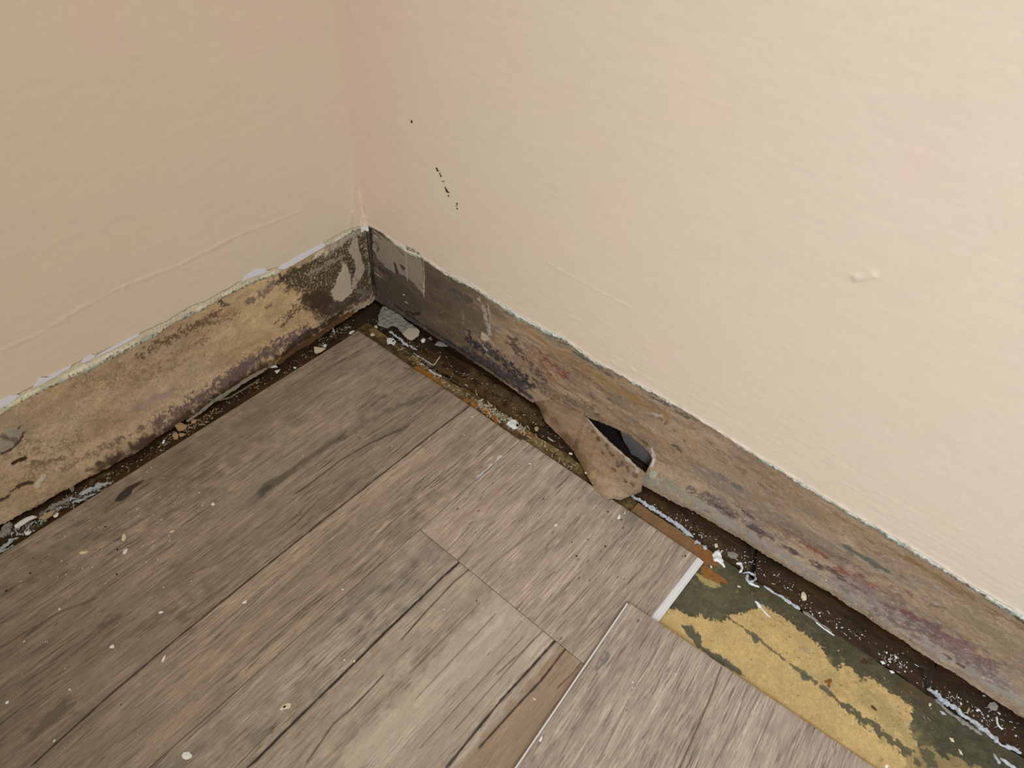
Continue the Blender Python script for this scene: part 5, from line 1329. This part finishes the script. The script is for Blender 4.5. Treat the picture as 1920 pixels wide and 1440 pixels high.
LG = [(100, 945), (200, 900), (290, 845), (370, 785), (440, 745), (530, 695), (600, 650), (660, 605)]
q = along(LG, ZL, 4.0, 420, 1); q = q[(q[:, 1] > 0.012) & (q[:, 1] < 0.0345) & (q[:, 0] > .05)]
crumbs('grit', 'pale grit strewn along the dark left gutter', q[:230], 0.0003, 0.0014, M_straw, 2)
crumbs('grit', 'brown grit strewn along the dark left gutter', q[230:], 0.0004, 0.0020, mat_flat('brown_grit', (120, 98, 66), 0.9, 0.3, 500), 3)
q = along([(290, 845), (330, 812), (380, 790), (400, 770)], ZL, 3.5, 120, 4); q = q[(q[:, 1] > 0.012) & (q[:, 1] < 0.0345)]
crumbs('grit', 'thick cluster of pale splinters around the tan chips of the left gutter', q, 0.0005, 0.0016, M_straw, 5, 0.5)
q = along([(590, 640), (640, 618), (655, 605)], ZL, 4.5, 90, 6); q = q[(q[:, 1] > 0.008) & (q[:, 1] < 0.0345)]
crumbs('grit', 'pale splinters heaped behind the corner plank', q, 0.0005, 0.0015, M_straw, 7, 0.5)
q = along([(20, 1008), (80, 970), (150, 930), (200, 908)], 0.0, 4.0, 260, 8); q = q[(q[:, 1] > 0.012) & (q[:, 1] < 0.0348)]
crumbs('grit', 'white sealant crumbs at the lower end of the left gutter', q, 0.0004, 0.0022, M_seal, 9, 0.5)
RG = [(715, 620), (760, 655), (800, 690), (850, 730), (900, 760), (960, 795), (1030, 840), (1080, 880)]
q = along(RG, ZC, 3.4, 560, 10); q = q[(q[:, 0] < 0.0508) & (q[:, 0] > 0.037)]
crumbs('grit', 'pale splinters along the plank edge of the right gutter', q, 0.0004, 0.0016, M_straw, 11, 0.5)
q = along([(895, 755), (925, 775), (965, 795), (985, 805)], ZC, 3.4, 260, 12); q = q[(q[:, 0] < 0.0508) & (q[:, 0] > 0.036)]
crumbs('grit', 'dense white shavings beside the rust streak of the right gutter', q, 0.0005, 0.0018, mat_flat('cream_shavings', (192, 182, 160), 0.7, 0.2, 700), 13, 0.6)
q = along([(700, 600), (770, 640), (840, 690), (920, 730), (990, 780), (1050, 830)], ZS, 6.0, 300, 14); q = q[(q[:, 0] < 0.033) & (q[:, 0] > 0.006)]
crumbs('grit', 'pale dust specks on the brown strip of the right gutter', q, 0.0003, 0.0011, M_straw, 15, 0.3)
q = along([(1230, 950), (1330, 1015), (1450, 1085), (1560, 1165), (1700, 1255), (1800, 1320)], ZS, 5.0, 260, 16); q = q[(q[:, 0] < 0.033) & (q[:, 0] > 0.008)]
crumbs('grit', 'bright specks on the dark strip beyond the torn flap', q, 0.0003, 0.0011, M_chip, 17, 0.25)
q = along([(1660, 1230), (1690, 1245)], ZS, 4.0, 26, 18)
crumbs('grit', 'small cluster of white splinters before the far dark joint', q, 0.0005, 0.0012, M_chip, 19, 0.5)
q = along([(1800, 1330), (1850, 1345), (1910, 1385)], ZS, 6.0, 80, 20); q = q[(q[:, 0] < 0.033) & (q[:, 0] > 0.006)]
crumbs('grit', 'white shavings on the dark strip in the far right', q, 0.0004, 0.0014, M_seal, 21, 0.3)
q = along([(1380, 1110), (1500, 1190), (1620, 1260), (1760, 1370)], ZO, 7.0, 110, 22); q = q[(q[:, 0] < 0.09) & (q[:, 0] > 0.037)]
crumbs('grit', 'fine dirt and specks on the green edge of the old floor', q, 0.0003, 0.0011, M_tan, 23, 0.2)
q = along([(130, 1000), (250, 1000), (330, 950), (360, 920)], PT, 22.0, 240, 24); q = q[q[:, 1] > 0.040]
crumbs('dust', 'fine pale dust scattered over the left of the wide plank', q, 0.00025, 0.0007, M_cream, 25, 0.3, 'dust')
q = along([(1090, 1000), (1150, 985)], PT, 12.0, 60, 26); q = q[(q[:, 0] > 0.056) & (q[:, 1] < .468) & (q[:, 1] > .28)]
crumbs('dust', 'fine dark and pale dust below the torn flap', q, 0.00025, 0.0007, M_tan, 27, 0.2, 'dust')
# sparkling salt grains on the bare strip of the right wall
rng = np.random.default_rng(31); q = []
for c, sp, n in (((1560, 1100), 40, 16), ((1625, 1140), 26, 16), ((1660, 1165), 20, 8), ((1500, 1030), 18, 5), ((1370, 945), 40, 6), ((1480, 1060), 40, 8)):
    for i in range(n):
        a, b = rng.normal(0, sp), rng.normal(0, sp * 0.35)
        p = on_right((c[0] + a, c[1] + a * 0.62 + b), 0.004)
        yy, zz = p[1], max(p[2], 0.004)
        q.append((float(np.interp(yy, By, Bw)) * (1 - float(sstep(0.0, 1.0, (zz - 0.001) / 0.032))) + 0.0003, yy, zz))
crumbs('salt_grains', 'bright salt grains stuck to the bare strip of the right wall', q, 0.0003, 0.0008, M_chip, 33, 0.1, 'salt')
